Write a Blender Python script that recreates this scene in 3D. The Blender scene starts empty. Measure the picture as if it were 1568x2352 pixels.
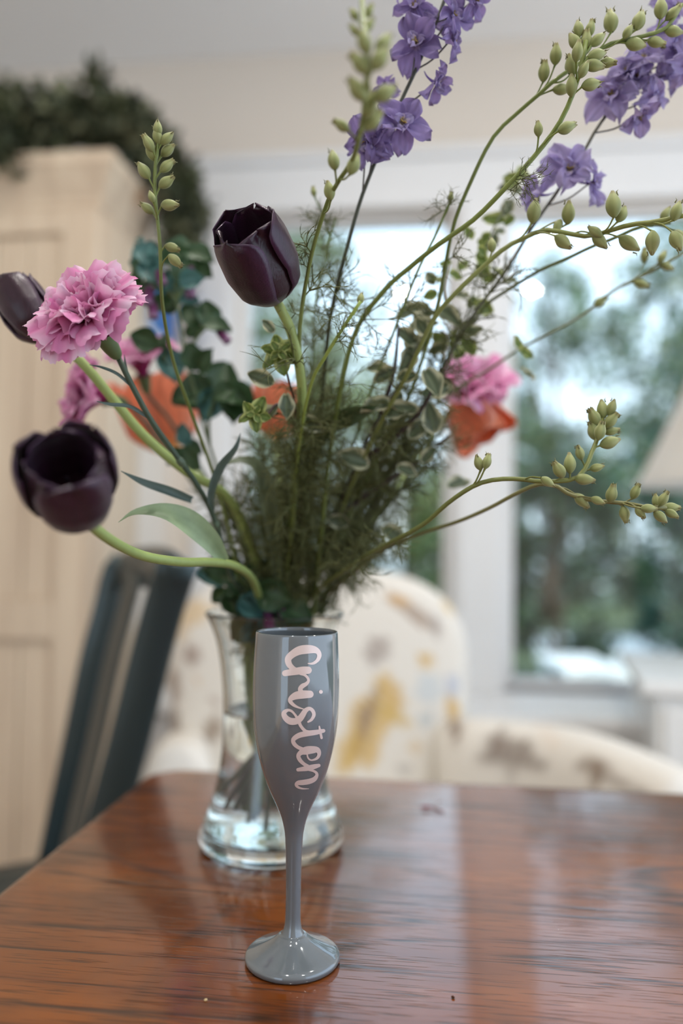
import bpy, bmesh, math, random
import numpy as np
from mathutils import Vector, Matrix, Quaternion

random.seed(7)
RNG = np.random.default_rng(7)
sc = bpy.context.scene
COL = sc.collection

# ------------------------------------------------------------------ camera
FPX = 1850.0                      # focal length for the 1568 x 2352 frame
TZ = 0.74                         # table top height
CAM = Vector((0.0, 0.0, TZ + 0.282))
TILT, ROLL = math.radians(2.2), math.radians(0.7)
_f = Vector((0, math.cos(TILT), math.sin(TILT)))
_r0 = Vector((1, 0, 0))
_u0 = Vector((0, -math.sin(TILT), math.cos(TILT)))
_r = _r0 * math.cos(ROLL) + _u0 * math.sin(ROLL)
_u = _u0 * math.cos(ROLL) - _r0 * math.sin(ROLL)
cam_d = bpy.data.cameras.new('camera')
cam = bpy.data.objects.new('camera', cam_d)
COL.objects.link(cam)
cam.matrix_world = Matrix(((_r.x, _u.x, -_f.x, CAM.x), (_r.y, _u.y, -_f.y, CAM.y),
                           (_r.z, _u.z, -_f.z, CAM.z), (0, 0, 0, 1)))
cam_d.sensor_fit = 'AUTO'
cam_d.sensor_width = 36.0
cam_d.lens = 36.0 * FPX / 2352.0
cam_d.clip_start = 0.02
cam_d.clip_end = 200
cam_d.dof.use_dof = True
cam_d.dof.focus_distance = 0.535
cam_d.dof.aperture_fstop = 1.9
sc.camera = cam

# ------------------------------------------------------------------ world, sun, exposure
sc.view_settings.view_transform = 'Standard'
sc.view_settings.look = 'None'
sc.view_settings.exposure = 0.6
sc.view_settings.gamma = 1.0
sc.view_settings.use_curve_mapping = False
sc.cycles.use_denoising = True
sc.cycles.max_bounces = 14
sc.cycles.transmission_bounces = 12
sc.cycles.transparent_max_bounces = 16
sc.cycles.sample_clamp_indirect = 8.0

world = bpy.data.worlds.new('overcast sky')
sc.world = world
world.use_nodes = True
wn, wl = world.node_tree.nodes, world.node_tree.links
wn.clear()
w_out = wn.new('ShaderNodeOutputWorld')
w_bg = wn.new('ShaderNodeBackground')
w_tc = wn.new('ShaderNodeTexCoord')
w_sep = wn.new('ShaderNodeSeparateXYZ')
w_ramp = wn.new('ShaderNodeValToRGB')
w_ramp.color_ramp.elements[0].position = 0.0
w_ramp.color_ramp.elements[0].color = (0.74, 0.865, 1.0, 1)
w_ramp.color_ramp.elements[1].position = 0.8
w_ramp.color_ramp.elements[1].color = (0.50, 0.69, 1.0, 1)
wl.new(w_tc.outputs['Generated'], w_sep.inputs[0])
wl.new(w_sep.outputs['Z'], w_ramp.inputs[0])
wl.new(w_ramp.outputs[0], w_bg.inputs[0])
w_bg.inputs[1].default_value = 1.7
wl.new(w_bg.outputs[0], w_out.inputs[0])

sun_d = bpy.data.lights.new('sun', 'SUN')
sun_d.energy = 3.0
sun_d.angle = math.radians(1.0)
sun_d.color = (1.0, 0.95, 0.86)
sun = bpy.data.objects.new('sun', sun_d)
COL.objects.link(sun)
sun.rotation_euler = (math.radians(32), math.radians(14), 0)   # from behind the house, high

# ------------------------------------------------------------------ helpers
def S(r, g, b):
    f = lambda c: (c / 255 / 12.92) if c / 255 <= 0.04045 else ((c / 255 + 0.055) / 1.055) ** 2.4
    return (f(r), f(g), f(b))

def ray(px, py):
    return _f + _r * ((px - 784.0) / FPX) + _u * (-(py - 1176.0) / FPX)
def P(px, py, Y):
    d = ray(px, py); return CAM + d * (Y / d.y)
def PZ(px, py, z):
    d = ray(px, py); return CAM + d * ((z - CAM.z) / d.z)

PHI = math.radians(7.0)
def RW(u, v, z):                  # room frame (turned 7 degrees) to world
    return Vector((u * math.cos(PHI) + v * math.sin(PHI), -u * math.sin(PHI) + v * math.cos(PHI), z))
ROOM = Matrix.Rotation(-PHI, 4, 'Z')

def cr(pts, n):
    """Catmull-Rom through pts (any dimension), n samples, roughly even."""
    p = np.array([list(q) for q in pts], float)
    k = len(p)
    if k == 2:
        t = np.linspace(0, 1, n)[:, None]
        return p[0] * (1 - t) + p[1] * t
    ext = np.vstack([2 * p[0] - p[1], p, 2 * p[-1] - p[-2]])
    out = []
    dense = 24
    for i in range(k - 1):
        a, b, c, d = ext[i], ext[i + 1], ext[i + 2], ext[i + 3]
        for t in np.linspace(0, 1, dense, endpoint=False):
            out.append(0.5 * ((2 * b) + (-a + c) * t + (2 * a - 5 * b + 4 * c - d) * t * t + (-a + 3 * b - 3 * c + d) * t ** 3))
    out.append(p[-1])
    out = np.array(out)
    dim = min(3, out.shape[1])
    s = np.concatenate([[0], np.cumsum(np.linalg.norm(np.diff(out[:, :dim], axis=0), axis=1))])
    tt = np.linspace(0, s[-1], n)
    return np.stack([np.interp(tt, s, out[:, j]) for j in range(out.shape[1])], axis=1)

THINGLOC = {}
class MB:
    def __init__(self):
        self.v, self.f, self.c = [], [], []
    def vert(self, p, c=(1, 1, 1)):
        self.v.append((p[0], p[1], p[2])); self.c.append((c[0], c[1], c[2], 1.0)); return len(self.v) - 1
    def grid(self, rows, cols=None, close=False):
        """rows: list of lists of points; cols: the same of colours"""
        n0 = len(self.v); m = len(rows[0])
        for i, r in enumerate(rows):
            for j, p in enumerate(r):
                self.vert(p, cols[i][j] if cols else (1, 1, 1))
        for i in range(len(rows) - 1):
            for j in range(m if close else m - 1):
                j2 = (j + 1) % m
                self.f.append((n0 + i * m + j, n0 + i * m + j2, n0 + (i + 1) * m + j2, n0 + (i + 1) * m + j))
        return n0
    def tube(self, pts, rad, sides=8, col=(1, 1, 1), caps=True, flat=1.0, cols=None):
        pts = [Vector(p[:3]) for p in pts]
        n = len(pts)
        if not hasattr(rad, '__len__'): rad = [rad] * n
        t0 = (pts[1] - pts[0]).normalized()
        a = Vector((0, 0, 1)) if abs(t0.z) < 0.9 else Vector((1, 0, 0))
        nrm = t0.cross(a).normalized()
        rows, cc = [], []
        for i in range(n):
            t = (pts[min(i + 1, n - 1)] - pts[max(i - 1, 0)])
            t = t.normalized() if t.length > 1e-9 else t0
            nrm = (nrm - t * nrm.dot(t)).normalized()
            b = t.cross(nrm)
            rows.append([pts[i] + (nrm * math.cos(k * 2 * math.pi / sides) + b * math.sin(k * 2 * math.pi / sides) * flat) * rad[i] for k in range(sides)])
            cc.append([cols[i] if cols else col] * sides)
        n0 = self.grid(rows, cc, close=True)
        if caps:
            self.f.append(tuple(n0 + k for k in range(sides))[::-1])
            self.f.append(tuple(n0 + (n - 1) * sides + k for k in range(sides)))
    def box(self, x0, x1, y0, y1, z0, z1, M=None, col=(1, 1, 1), bev=0.0):
        bm = bmesh.new()
        bmesh.ops.create_cube(bm, size=1.0)
        for v in bm.verts:
            v.co = Vector(((x0 + x1) / 2 + v.co.x * (x1 - x0), (y0 + y1) / 2 + v.co.y * (y1 - y0), (z0 + z1) / 2 + v.co.z * (z1 - z0)))
        if bev > 0:
            bmesh.ops.bevel(bm, geom=bm.edges[:], offset=bev, segments=2, affect='EDGES', profile=0.5)
        self.add_bm(bm, M, col)
    def add_bm(self, bm, M=None, col=(1, 1, 1)):
        n0 = len(self.v)
        bm.verts.index_update()
        for v in bm.verts:
            self.vert(M @ v.co if M else v.co, col)
        for f in bm.faces:
            self.f.append(tuple(n0 + v.index for v in f.verts))
        bm.free()
    def lathe(self, prof, sides=64, ctr=(0, 0, 0), col=(1, 1, 1), closed=False):
        rows = [[(ctr[0] + r * math.cos(k * 2 * math.pi / sides), ctr[1] + r * math.sin(k * 2 * math.pi / sides), ctr[2] + z) for k in range(sides)] for r, z in prof]
        if closed: rows.append(rows[0])
        self.grid(rows, [[col] * sides] * len(rows), close=True)
    def mesh(self, name, mat, smooth=True, off=Vector((0, 0, 0)), fix=False):
        me = bpy.data.meshes.new(name)
        me.from_pydata([(x - off.x, y - off.y, z - off.z) for x, y, z in self.v], [], self.f)
        at = me.color_attributes.new('Col', 'FLOAT_COLOR', 'POINT')
        at.data.foreach_set('color', np.array(self.c, dtype=np.float32).ravel())
        if smooth: me.polygons.foreach_set('use_smooth', [True] * len(me.polygons))
        me.materials.append(mat)
        me.update()
        if fix:
            b_ = bmesh.new(); b_.from_mesh(me); bmesh.ops.remove_doubles(b_, verts=b_.verts[:], dist=1e-7); bmesh.ops.recalc_face_normals(b_, faces=b_.faces[:]); b_.to_mesh(me); b_.free(); me.update()
        return me
    def build(self, name, mat, parent=None, smooth=True, label=None, kind=None, loc=None, fix=False):
        off = THINGLOC.get(parent.name, Vector((0, 0, 0))) if parent else (Vector(loc) if loc is not None else Vector((0, 0, 0)))
        o = bpy.data.objects.new(name, self.mesh(name, mat, smooth, off, fix))
        COL.objects.link(o)
        if parent: o.parent = parent
        elif loc is not None: o.location = loc
        if label: o['label'] = label
        if kind: o['kind'] = kind
        return o

def thing(name, label, cat, loc=(0, 0, 0), group=None):
    o = bpy.data.objects.new(name, None)
    o.empty_display_size = 0.02
    COL.objects.link(o)
    o.location = loc
    o['label'] = label; o['category'] = cat
    if group: o['group'] = group
    THINGLOC[o.name] = Vector(loc)
    return o
def tag(o, label, cat, group=None):
    o['label'] = label; o['category'] = cat
    if group: o['group'] = group
    return o
def inst(name, me, M, parent, label=None):
    o = bpy.data.objects.new(name, me)
    COL.objects.link(o)
    o.parent = parent
    off = THINGLOC.get(parent.name)
    o.matrix_basis = (Matrix.Translation(-off) @ M) if off is not None else M
    if label: o['label'] = label
    return o
def struct(name, mb, mat, smooth=False):
    return mb.build(name, mat, None, smooth, kind='structure')
def frame(axis, ref=None):
    """rotation whose z axis is `axis`"""
    z = Vector(axis).normalized()
    a = Vector(ref) if ref is not None else (Vector((0, 0, 1)) if abs(z.z) < 0.9 else Vector((1, 0, 0)))
    x = a.cross(z)
    if x.length < 1e-6: x = Vector((1, 0.1, 0)).cross(z)
    x.normalize(); y = z.cross(x)
    return Matrix(((x.x, y.x, z.x, 0), (x.y, y.y, z.y, 0), (x.z, y.z, z.z, 0), (0, 0, 0, 1)))
def xf(loc, axis, scale=1.0, spin=0.0, ref=None):
    s = scale if hasattr(scale, '__len__') else (scale,) * 3
    return Matrix.Translation(loc) @ frame(axis, ref) @ Matrix.Rotation(spin, 4, 'Z') @ Matrix.Diagonal((s[0], s[1], s[2], 1))

# ------------------------------------------------------------------ materials
def nodes_of(name):
    m = bpy.data.materials.new(name)
    m.use_nodes = True
    return m, m.node_tree.nodes, m.node_tree.links, m.node_tree.nodes['Principled BSDF']
def plain(name, col, rough=0.5, metal=0.0, spec=0.5, vary=0.0, scale=8.0, coat=0.0, bump=0.0, bscale=60.0):
    m, n, l, b = nodes_of(name)
    b.inputs['Base Color'].default_value = (*col, 1)
    b.inputs['Roughness'].default_value = rough
    b.inputs['Metallic'].default_value = metal
    b.inputs['Specular IOR Level'].default_value = spec
    b.inputs['Coat Weight'].default_value = coat
    b.inputs['Coat Roughness'].default_value = 0.05
    if vary > 0:
        tc = n.new('ShaderNodeTexCoord'); nz = n.new('ShaderNodeTexNoise'); nz.inputs['Scale'].default_value = scale
        mx = n.new('ShaderNodeMix'); mx.data_type = 'RGBA'
        mx.inputs['A'].default_value = (*[c * (1 - vary) for c in col], 1)
        mx.inputs['B'].default_value = (*[min(1, c * (1 + vary)) for c in col], 1)
        l.new(tc.outputs['Object'], nz.inputs['Vector']); l.new(nz.outputs['Fac'], mx.inputs['Factor'])
        l.new(mx.outputs['Result'], b.inputs['Base Color'])
    if bump > 0:
        tc = n.new('ShaderNodeTexCoord'); nz = n.new('ShaderNodeTexNoise'); nz.inputs['Scale'].default_value = bscale
        bp = n.new('ShaderNodeBump'); bp.inputs['Strength'].default_value = bump; bp.inputs['Distance'].default_value = 0.002
        l.new(tc.outputs['Object'], nz.inputs['Vector']); l.new(nz.outputs['Fac'], bp.inputs['Height']); l.new(bp.outputs[0], b.inputs['Normal'])
    return m
def attr(name, rough=0.5, spec=0.4, trans=0.0, vary=0.15, scale=120.0, sheen=0.0, bump=0.0, bscale=(300, 300, 30)):
    """colour from the mesh's own colour attribute, with a little noise; leaves and petals also let light through"""
    m, n, l, b = nodes_of(name)
    at = n.new('ShaderNodeAttribute'); at.attribute_name = 'Col'
    tc = n.new('ShaderNodeTexCoord'); nz = n.new('ShaderNodeTexNoise'); nz.inputs['Scale'].default_value = scale
    mr = n.new('ShaderNodeMapRange'); mr.inputs['To Min'].default_value = 1 - vary; mr.inputs['To Max'].default_value = 1 + vary
    mx = n.new('ShaderNodeMix'); mx.data_type = 'RGBA'; mx.blend_type = 'MULTIPLY'; mx.inputs['Factor'].default_value = 1
    l.new(tc.outputs['Object'], nz.inputs['Vector']); l.new(nz.outputs['Fac'], mr.inputs['Value'])
    l.new(at.outputs['Color'], mx.inputs['A']); l.new(mr.outputs[0], mx.inputs['B'])
    l.new(mx.outputs['Result'], b.inputs['Base Color'])
    b.inputs['Roughness'].default_value = rough
    b.inputs['Specular IOR Level'].default_value = spec
    b.inputs['Sheen Weight'].default_value = sheen
    if bump > 0:
        mp = n.new('ShaderNodeMapping'); mp.inputs['Scale'].default_value = bscale
        n2 = n.new('ShaderNodeTexNoise'); n2.inputs['Scale'].default_value = 1.0
        bp = n.new('ShaderNodeBump'); bp.inputs['Strength'].default_value = bump; bp.inputs['Distance'].default_value = 0.001
        l.new(tc.outputs['Object'], mp.inputs[0]); l.new(mp.outputs[0], n2.inputs['Vector']); l.new(n2.outputs['Fac'], bp.inputs['Height']); l.new(bp.outputs[0], b.inputs['Normal'])
    if trans > 0:
        tr = n.new('ShaderNodeBsdfTranslucent'); ms = n.new('ShaderNodeMixShader'); ms.inputs[0].default_value = trans
        l.new(mx.outputs['Result'], tr.inputs['Color'])
        l.new(b.outputs[0], ms.inputs[1]); l.new(tr.outputs[0], ms.inputs[2])
        l.new(ms.outputs[0], n['Material Output'].inputs['Surface'])
    return m

def oak_mat():
    m, n, l, b = nodes_of('stained oak')
    tc = n.new('ShaderNodeTexCoord')
    def mapping(sc_, loc=(0, 0, 0)):
        mp = n.new('ShaderNodeMapping'); mp.inputs['Scale'].default_value = sc_; mp.inputs['Location'].default_value = loc
        l.new(tc.outputs['Object'], mp.inputs[0]); return mp
    def noise(mp, scale, detail=3, dist=0.0, rough=0.5):
        z = n.new('ShaderNodeTexNoise'); z.inputs['Scale'].default_value = scale; z.inputs['Detail'].default_value = detail
        z.inputs['Distortion'].default_value = dist; z.inputs['Roughness'].default_value = rough
        l.new(mp.outputs[0], z.inputs['Vector']); return z
    def ramp(src, stops):
        r = n.new('ShaderNodeValToRGB'); e = r.color_ramp.elements
        while len(e) < len(stops): e.new(0.5)
        for k, (p, c) in enumerate(stops): e[k].position = p; e[k].color = (*c, 1) if hasattr(c, '__len__') else (c, c, c, 1)
        l.new(src, r.inputs[0]); return r
    # slow colour change between boards and along the grain
    base = ramp(noise(mapping((1.2, 6, 1)), 3.0, 3).outputs['Fac'], [(0.3, S(102, 48, 3)), (0.55, S(125, 63, 6)), (0.75, S(144, 78, 12))])
    # growth rings: bands of a slowly wandering field, giving the cathedral arches
    fld = noise(mapping((0.9, 5.5, 1), (3.1, 0.7, 0)), 1.6, 1.5, 0.25)
    mul = n.new('ShaderNodeMath'); mul.operation = 'MULTIPLY'; mul.inputs[1].default_value = 19.0
    fr = n.new('ShaderNodeMath'); fr.operation = 'PINGPONG'; fr.inputs[1].default_value = 1.0
    l.new(fld.outputs['Fac'], mul.inputs[0]); l.new(mul.outputs[0], fr.inputs[0])
    ring = ramp(fr.outputs[0], [(0.0, 1.0), (0.16, 0.65), (0.34, 0.12), (0.6, 0.0)])
    # open pores: short dark dashes along the grain, gathered in the rings
    pore = ramp(noise(mapping((13, 360, 1)), 1.0, 2).outputs['Fac'], [(0.43, 1.0), (0.54, 0.0)])
    pr = n.new('ShaderNodeMath'); pr.operation = 'MULTIPLY'
    l.new(ring.outputs[0], pr.inputs[0]); l.new(pore.outputs[0], pr.inputs[1])
    fine = ramp(noise(mapping((22, 620, 1), (1, 2, 0)), 1.0, 2).outputs['Fac'], [(0.34, 0.75), (0.42, 0.0)])
    mxm = n.new('ShaderNodeMath'); mxm.operation = 'MAXIMUM'
    l.new(pr.outputs[0], mxm.inputs[0]); l.new(fine.outputs[0], mxm.inputs[1])
    dk = n.new('ShaderNodeMath'); dk.operation = 'MULTIPLY'; dk.inputs[1].default_value = 0.85; l.new(mxm.outputs[0], dk.inputs[0])
    tint = n.new('ShaderNodeMix'); tint.data_type = 'RGBA'; tint.inputs['B'].default_value = (*S(96, 42, 8), 1)
    rs = n.new('ShaderNodeMath'); rs.operation = 'MULTIPLY'; rs.inputs[1].default_value = 0.45; l.new(ring.outputs[0], rs.inputs[0])
    l.new(rs.outputs[0], tint.inputs['Factor']); l.new(base.outputs[0], tint.inputs['A'])
    mx = n.new('ShaderNodeMix'); mx.data_type = 'RGBA'; mx.inputs['B'].default_value = (*S(26, 14, 9), 1)
    l.new(dk.outputs[0], mx.inputs['Factor']); l.new(tint.outputs['Result'], mx.inputs['A'])
    l.new(mx.outputs['Result'], b.inputs['Base Color'])
    inv = n.new('ShaderNodeMath'); inv.operation = 'SUBTRACT'; inv.inputs[0].default_value = 1.0; l.new(mxm.outputs[0], inv.inputs[1])
    wav = noise(mapping((3, 22, 1)), 1.0, 2)
    ad = n.new('ShaderNodeMath'); ad.operation = 'ADD'; l.new(inv.outputs[0], ad.inputs[0])
    l.new(wav.outputs['Fac'], ad.inputs[1])
    bp = n.new('ShaderNodeBump'); bp.inputs['Strength'].default_value = 0.16; bp.inputs['Distance'].default_value = 0.0006
    l.new(ad.outputs[0], bp.inputs['Height']); l.new(bp.outputs[0], b.inputs['Normal'])
    rr = n.new('ShaderNodeMapRange'); rr.inputs['To Min'].default_value = 0.3; rr.inputs['To Max'].default_value = 0.5
    l.new(mxm.outputs[0], rr.inputs['Value']); l.new(rr.outputs[0], b.inputs['Roughness'])
    b.inputs['Specular IOR Level'].default_value = 0.2
    b.inputs['Coat Weight'].default_value = 0.9
    b.inputs['Coat Roughness'].default_value = 0.08
    l.new(bp.outputs[0], b.inputs['Coat Normal'])
    return m

def pine_mat():
    m, n, l, b = nodes_of('whitewashed pine')
    tc = n.new('ShaderNodeTexCoord'); mp = n.new('ShaderNodeMapping'); mp.inputs['Scale'].default_value = (14, 14, 0.9)
    nz = n.new('ShaderNodeTexNoise'); nz.inputs['Scale'].default_value = 1.6; nz.inputs['Detail'].default_value = 3
    r = n.new('ShaderNodeValToRGB')
    r.color_ramp.elements[0].position = 0.3; r.color_ramp.elements[0].color = (*S(194, 173, 150), 1)
    r.color_ramp.elements[1].position = 0.7; r.color_ramp.elements[1].color = (*S(216, 198, 174), 1)
    l.new(tc.outputs['Object'], mp.inputs[0]); l.new(mp.outputs[0], nz.inputs['Vector']); l.new(nz.outputs['Fac'], r.inputs[0])
    vo = n.new('ShaderNodeTexVoronoi'); vo.inputs['Scale'].default_value = 2.6
    mp2 = n.new('ShaderNodeMapping'); mp2.inputs['Scale'].default_value = (1.6, 1.6, 1.0)
    rk = n.new('ShaderNodeValToRGB'); rk.color_ramp.elements[0].position = 0.05; rk.color_ramp.elements[0].color = (1, 1, 1, 1)
    rk.color_ramp.elements[1].position = 0.12; rk.color_ramp.elements[1].color = (0, 0, 0, 1)
    mx = n.new('ShaderNodeMix'); mx.data_type = 'RGBA'; mx.inputs['B'].default_value = (*S(158, 112, 70), 1)
    l.new(tc.outputs['Object'], mp2.inputs[0]); l.new(mp2.outputs[0], vo.inputs['Vector']); l.new(vo.outputs['Distance'], rk.inputs[0])
    l.new(rk.outputs[0], mx.inputs['Factor']); l.new(r.outputs[0], mx.inputs['A']); l.new(mx.outputs['Result'], b.inputs['Base Color'])
    b.inputs['Roughness'].default_value = 0.55
    return m

def glass_mat(name, tint=(1, 1, 1), ior=1.5, rough=0.0):
    m, n, l, b = nodes_of(name)
    n.remove(b)
    g = n.new('ShaderNodeBsdfGlass'); g.inputs['Color'].default_value = (*tint, 1); g.inputs['IOR'].default_value = ior; g.inputs['Roughness'].default_value = rough
    l.new(g.outputs[0], n['Material Output'].inputs['Surface'])
    return m
def pane_mat():
    m, n, l, b = nodes_of('window pane glass')
    n.remove(b)
    t = n.new('ShaderNodeBsdfTransparent'); t.inputs[0].default_value = (0.93, 0.97, 0.96, 1)
    g = n.new('ShaderNodeBsdfGlossy'); g.inputs['Roughness'].default_value = 0.01
    fr = n.new('ShaderNodeFresnel'); fr.inputs['IOR'].default_value = 1.5
    ms = n.new('ShaderNodeMixShader')
    l.new(fr.outputs[0], ms.inputs[0]); l.new(t.outputs[0], ms.inputs[1]); l.new(g.outputs[0], ms.inputs[2])
    l.new(ms.outputs[0], n['Material Output'].inputs['Surface'])
    return m

M_OAK = oak_mat()
M_PINE = pine_mat()
M_GLASS = glass_mat('clear vase glass', (0.982, 0.996, 0.991), 1.48)
M_WATER = glass_mat('water', (0.995, 1.0, 0.996), 1.33)
M_PANE = pane_mat()
M_WALL = plain('cream wall paint', S(226, 216, 204), 0.7, vary=0.02, scale=3)
M_CEIL = plain('white ceiling paint', S(240, 240, 240), 0.8, vary=0.02, scale=2)
M_TRIM = plain('white gloss trim paint', S(232, 232, 232), 0.4, vary=0.01)
M_FLOOR = plain('pale floor boards', S(176, 148, 116), 0.4, vary=0.15, scale=4)
M_FLUTE = plain('glossy grey plastic', S(112, 118, 122), 0.07, metal=0.2, spec=0.6, coat=0.5)
M_VINYL = plain('pink vinyl', S(226, 206, 200), 0.35, metal=0.25, spec=0.4)
M_STEM = attr('flower stem', 0.45, 0.4, 0.0, 0.12, 200)
M_BUD = attr('flower bud', 0.55, 0.3, 0.12, 0.12, 90, sheen=0.2)
M_LEAF = attr('green leaf', 0.45, 0.45, 0.25, 0.18, 120)
M_FEATHER = attr('feathery leaf', 0.5, 0.3, 0.2, 0.1, 120)
M_PETAL = attr('soft petal', 0.6, 0.2, 0.35, 0.06, 60, sheen=0.15)
M_TULIP = attr('dark satin petal', 0.36, 0.45, 0.06, 0.15, 90, sheen=0.08, bump=0.25, bscale=(900, 900, 40))
M_FABRIC = attr('printed linen', 0.9, 0.1, 0.0, 0.05, 300)
M_CHAIR = plain('dark green grey metal', S(54, 66, 68), 0.28, metal=0.4, spec=0.5, vary=0.1, scale=6)
M_TREE = attr('tree leaf', 0.35, 0.5, 0.3, 0.2, 3)
M_BARK = plain('bark', S(80, 66, 52), 0.9, vary=0.3, scale=12)
M_GARL = attr('garland leaf', 0.6, 0.3, 0.15, 0.2, 30)

# ------------------------------------------------------------------ room shell (room frame: u right, v away from the camera)
WV = 2.5
HEAD, SILL, CEIL = 2.075, 0.58, 2.60
def rbox(mb, u0, u1, v0, v1, z0, z1, bev=0.0, col=(1, 1, 1)):
    mb.box(u0, u1, v0, v1, z0, z1, ROOM, col, bev)
L0, L1, R0, R1 = -0.654, 0.038, 0.196, 1.30
mb = MB()
rbox(mb, -1.9, L0, WV, WV + 0.16, 0, CEIL)
rbox(mb, L1, R0, WV, WV + 0.16, SILL, HEAD)
rbox(mb, R1, 2.6, WV, WV + 0.16, 0, CEIL)
rbox(mb, L0, R1, WV, WV + 0.16, HEAD, CEIL)
rbox(mb, L0, R1, WV, WV + 0.16, 0, SILL)
struct('wall_back', mb, M_WALL)
mb = MB()
rbox(mb, -1.9, -0.868, 2.22, WV, 0, 1.86)          # return of the left wall behind the cabinet
rbox(mb, -2.0, -1.9, -2.6, WV + 0.16, 0, CEIL)
struct('wall_left', mb, M_WALL)
mb = MB()                                          # wall behind the camera, with an unseen opening added to let in more light
rbox(mb, -.75, 2.6, -2.6, -2.5, 0, CEIL); rbox(mb, -1.9, -.75, -2.6, -2.5, 2.2, CEIL)
struct('wall_front', mb, M_WALL)
mb = MB(); rbox(mb, -2.0, 2.6, -2.6, WV + 0.16, -0.05, 0); struct('floor', mb, M_FLOOR)
mb = MB(); rbox(mb, -2.0, 2.6, -2.6, WV + 0.4, CEIL, CEIL + 0.1); struct('ceiling', mb, M_CEIL)
mb = MB(); rbox(mb, -0.868, 2.6, WV - 0.018, WV, 0, 0.12, 0.004); struct('baseboard_back', mb, M_TRIM)
# casings
mb = MB()
rbox(mb, L0 - 0.14, R1 + 0.14, WV - 0.022, WV, HEAD, HEAD + 0.15, 0.004)
rbox(mb, L0 - 0.16, R1 + 0.16, WV - 0.045, WV, HEAD + 0.15, HEAD + 0.18, 0.006)
struct('trim_1', mb, M_TRIM)
for k, (a, c) in enumerate([(L0 - 0.135, L0), (L1, R0), (R1, R1 + 0.135)]):
    mb = MB(); rbox(mb, a, c, WV - 0.02, WV, SILL, HEAD, 0.004)
    rbox(mb, a + 0.02, c - 0.02, WV - 0.032, WV - 0.02, SILL, HEAD, 0.004)
    struct('trim_%d' % (k + 2), mb, M_TRIM)
mb = MB(); rbox(mb, L0 - 0.16, R1 + 0.16, WV - 0.36, WV + 0.16, SILL - 0.035, SILL, 0.006)
rbox(mb, L0 - 0.14, R1 + 0.14, WV - 0.34, WV - 0.32, 0, SILL - 0.035, 0.004)
rbox(mb, L0 - 0.13, R1 + 0.13, WV - 0.02, WV, SILL - 0.11, SILL - 0.035, 0.004)
struct('trim_5', mb, M_TRIM)
for k, (a, c) in enumerate([(L0, L1), (R0, R1)]):
    mb = MB()
    s = 0.03
    rbox(mb, a, a + s, WV + 0.05, WV + 0.10, SILL, HEAD, 0.004)
    rbox(mb, c - s, c, WV + 0.05, WV + 0.10, SILL, HEAD, 0.004)
    rbox(mb, a + s, c - s, WV + 0.05, WV + 0.10, HEAD - s, HEAD, 0.004)
    rbox(mb, a + s, c - s, WV + 0.05, WV + 0.10, SILL, SILL + s, 0.004)
    w = struct('window_%d' % (k + 1), mb, M_TRIM)
    g = MB(); rbox(g, a + s, c - s, WV + 0.072, WV + 0.078, SILL + s, HEAD - s)
    o = g.build('pane', M_PANE, w, False)

# recessed spots in the ceiling over the table
for k, (u, v, lab) in enumerate([(-.25, .15, 'recessed ceiling spot over the near left of the table'), (.55, .15, 'recessed ceiling spot over the near right of the table'), (-.25, 1.0, 'recessed ceiling spot over the far left corner of the table'), (.55, 1.0, 'recessed ceiling spot over the far right of the table')]):
    p = RW(u, v, CEIL)
    dl = thing('ceiling_spot', lab, 'lamp', p, 'ceiling spots over the table')
    m = MB(); m.lathe([(.030, -.001), (.034, -.006), (.046, -.006), (.048, 0), (.030, -.001)], 28, p); m.build('trim_ring', M_TRIM, dl)
    ld = bpy.data.lights.new('spot lamp', 'AREA'); ld.shape = 'DISK'; ld.size = .055; ld.energy = 5.0; ld.color = (1.0, .95, .88)
    lo = bpy.data.objects.new('lamp_light', ld); COL.objects.link(lo); lo.parent = dl; lo.location = (0, 0, -.008)

# ------------------------------------------------------------------ dining table
TU0, TU1, TV0, TV1 = -0.350, 0.95, -0.42, 0.982
t = thing('dining_table', 'stained oak dining table with dark open grain under the vase', 'table', RW(0.3, 0.3, 0))
def rounded_slab(mb, u0, u1, v0, v1, z0, z1, r, M):
    """slab with rounded corners in plan and a softened edge"""
    prof = [(0.006, z0), (0.001, z0 + 0.004), (0.0, z0 + 0.012), (0.0, z1 - 0.008), (0.002, z1 - 0.003), (0.006, z1 - 0.0006), (0.010, z1)]
    rings = []
    for ins, z in prof:
        ring = []
        for cx, cy, a0 in ((u1 - r, v1 - r, 0), (u0 + r, v1 - r, 90), (u0 + r, v0 + r, 180), (u1 - r, v0 + r, 270)):
            for k in range(9):
                a = math.radians(a0 + k * 90 / 8)
                ring.append(M @ Vector((cx + (r - ins) * math.cos(a), cy + (r - ins) * math.sin(a), z)))
        rings.append(ring)
    n0 = mb.grid(rings, None, close=True)
    m = len(rings[0])
    mb.f.append(tuple(n0 + k for k in range(m))[::-1])
    mb.f.append(tuple(n0 + (len(rings) - 1) * m + k for k in range(m)))
mb = MB()
rounded_slab(mb, TU0, TU1, TV0, TV1, TZ - 0.03, TZ, 0.045, Matrix.Identity(4))
me = mb.mesh('tabletop', M_OAK)
o = bpy.data.objects.new('tabletop', me); COL.objects.link(o); o.parent = t
o.matrix_basis = Matrix.Translation(-THINGLOC[t.name]) @ ROOM
mb = MB()
rbox(mb, TU0 + 0.09, TU1 - 0.09, TV0 + 0.08, TV0 + 0.10, TZ - 0.12, TZ - 0.03)
rbox(mb, TU0 + 0.09, TU1 - 0.09, TV1 - 0.10, TV1 - 0.08, TZ - 0.12, TZ - 0.03)
rbox(mb, TU0 + 0.08, TU0 + 0.10, TV0 + 0.09, TV1 - 0.09, TZ - 0.12, TZ - 0.03)
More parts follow.
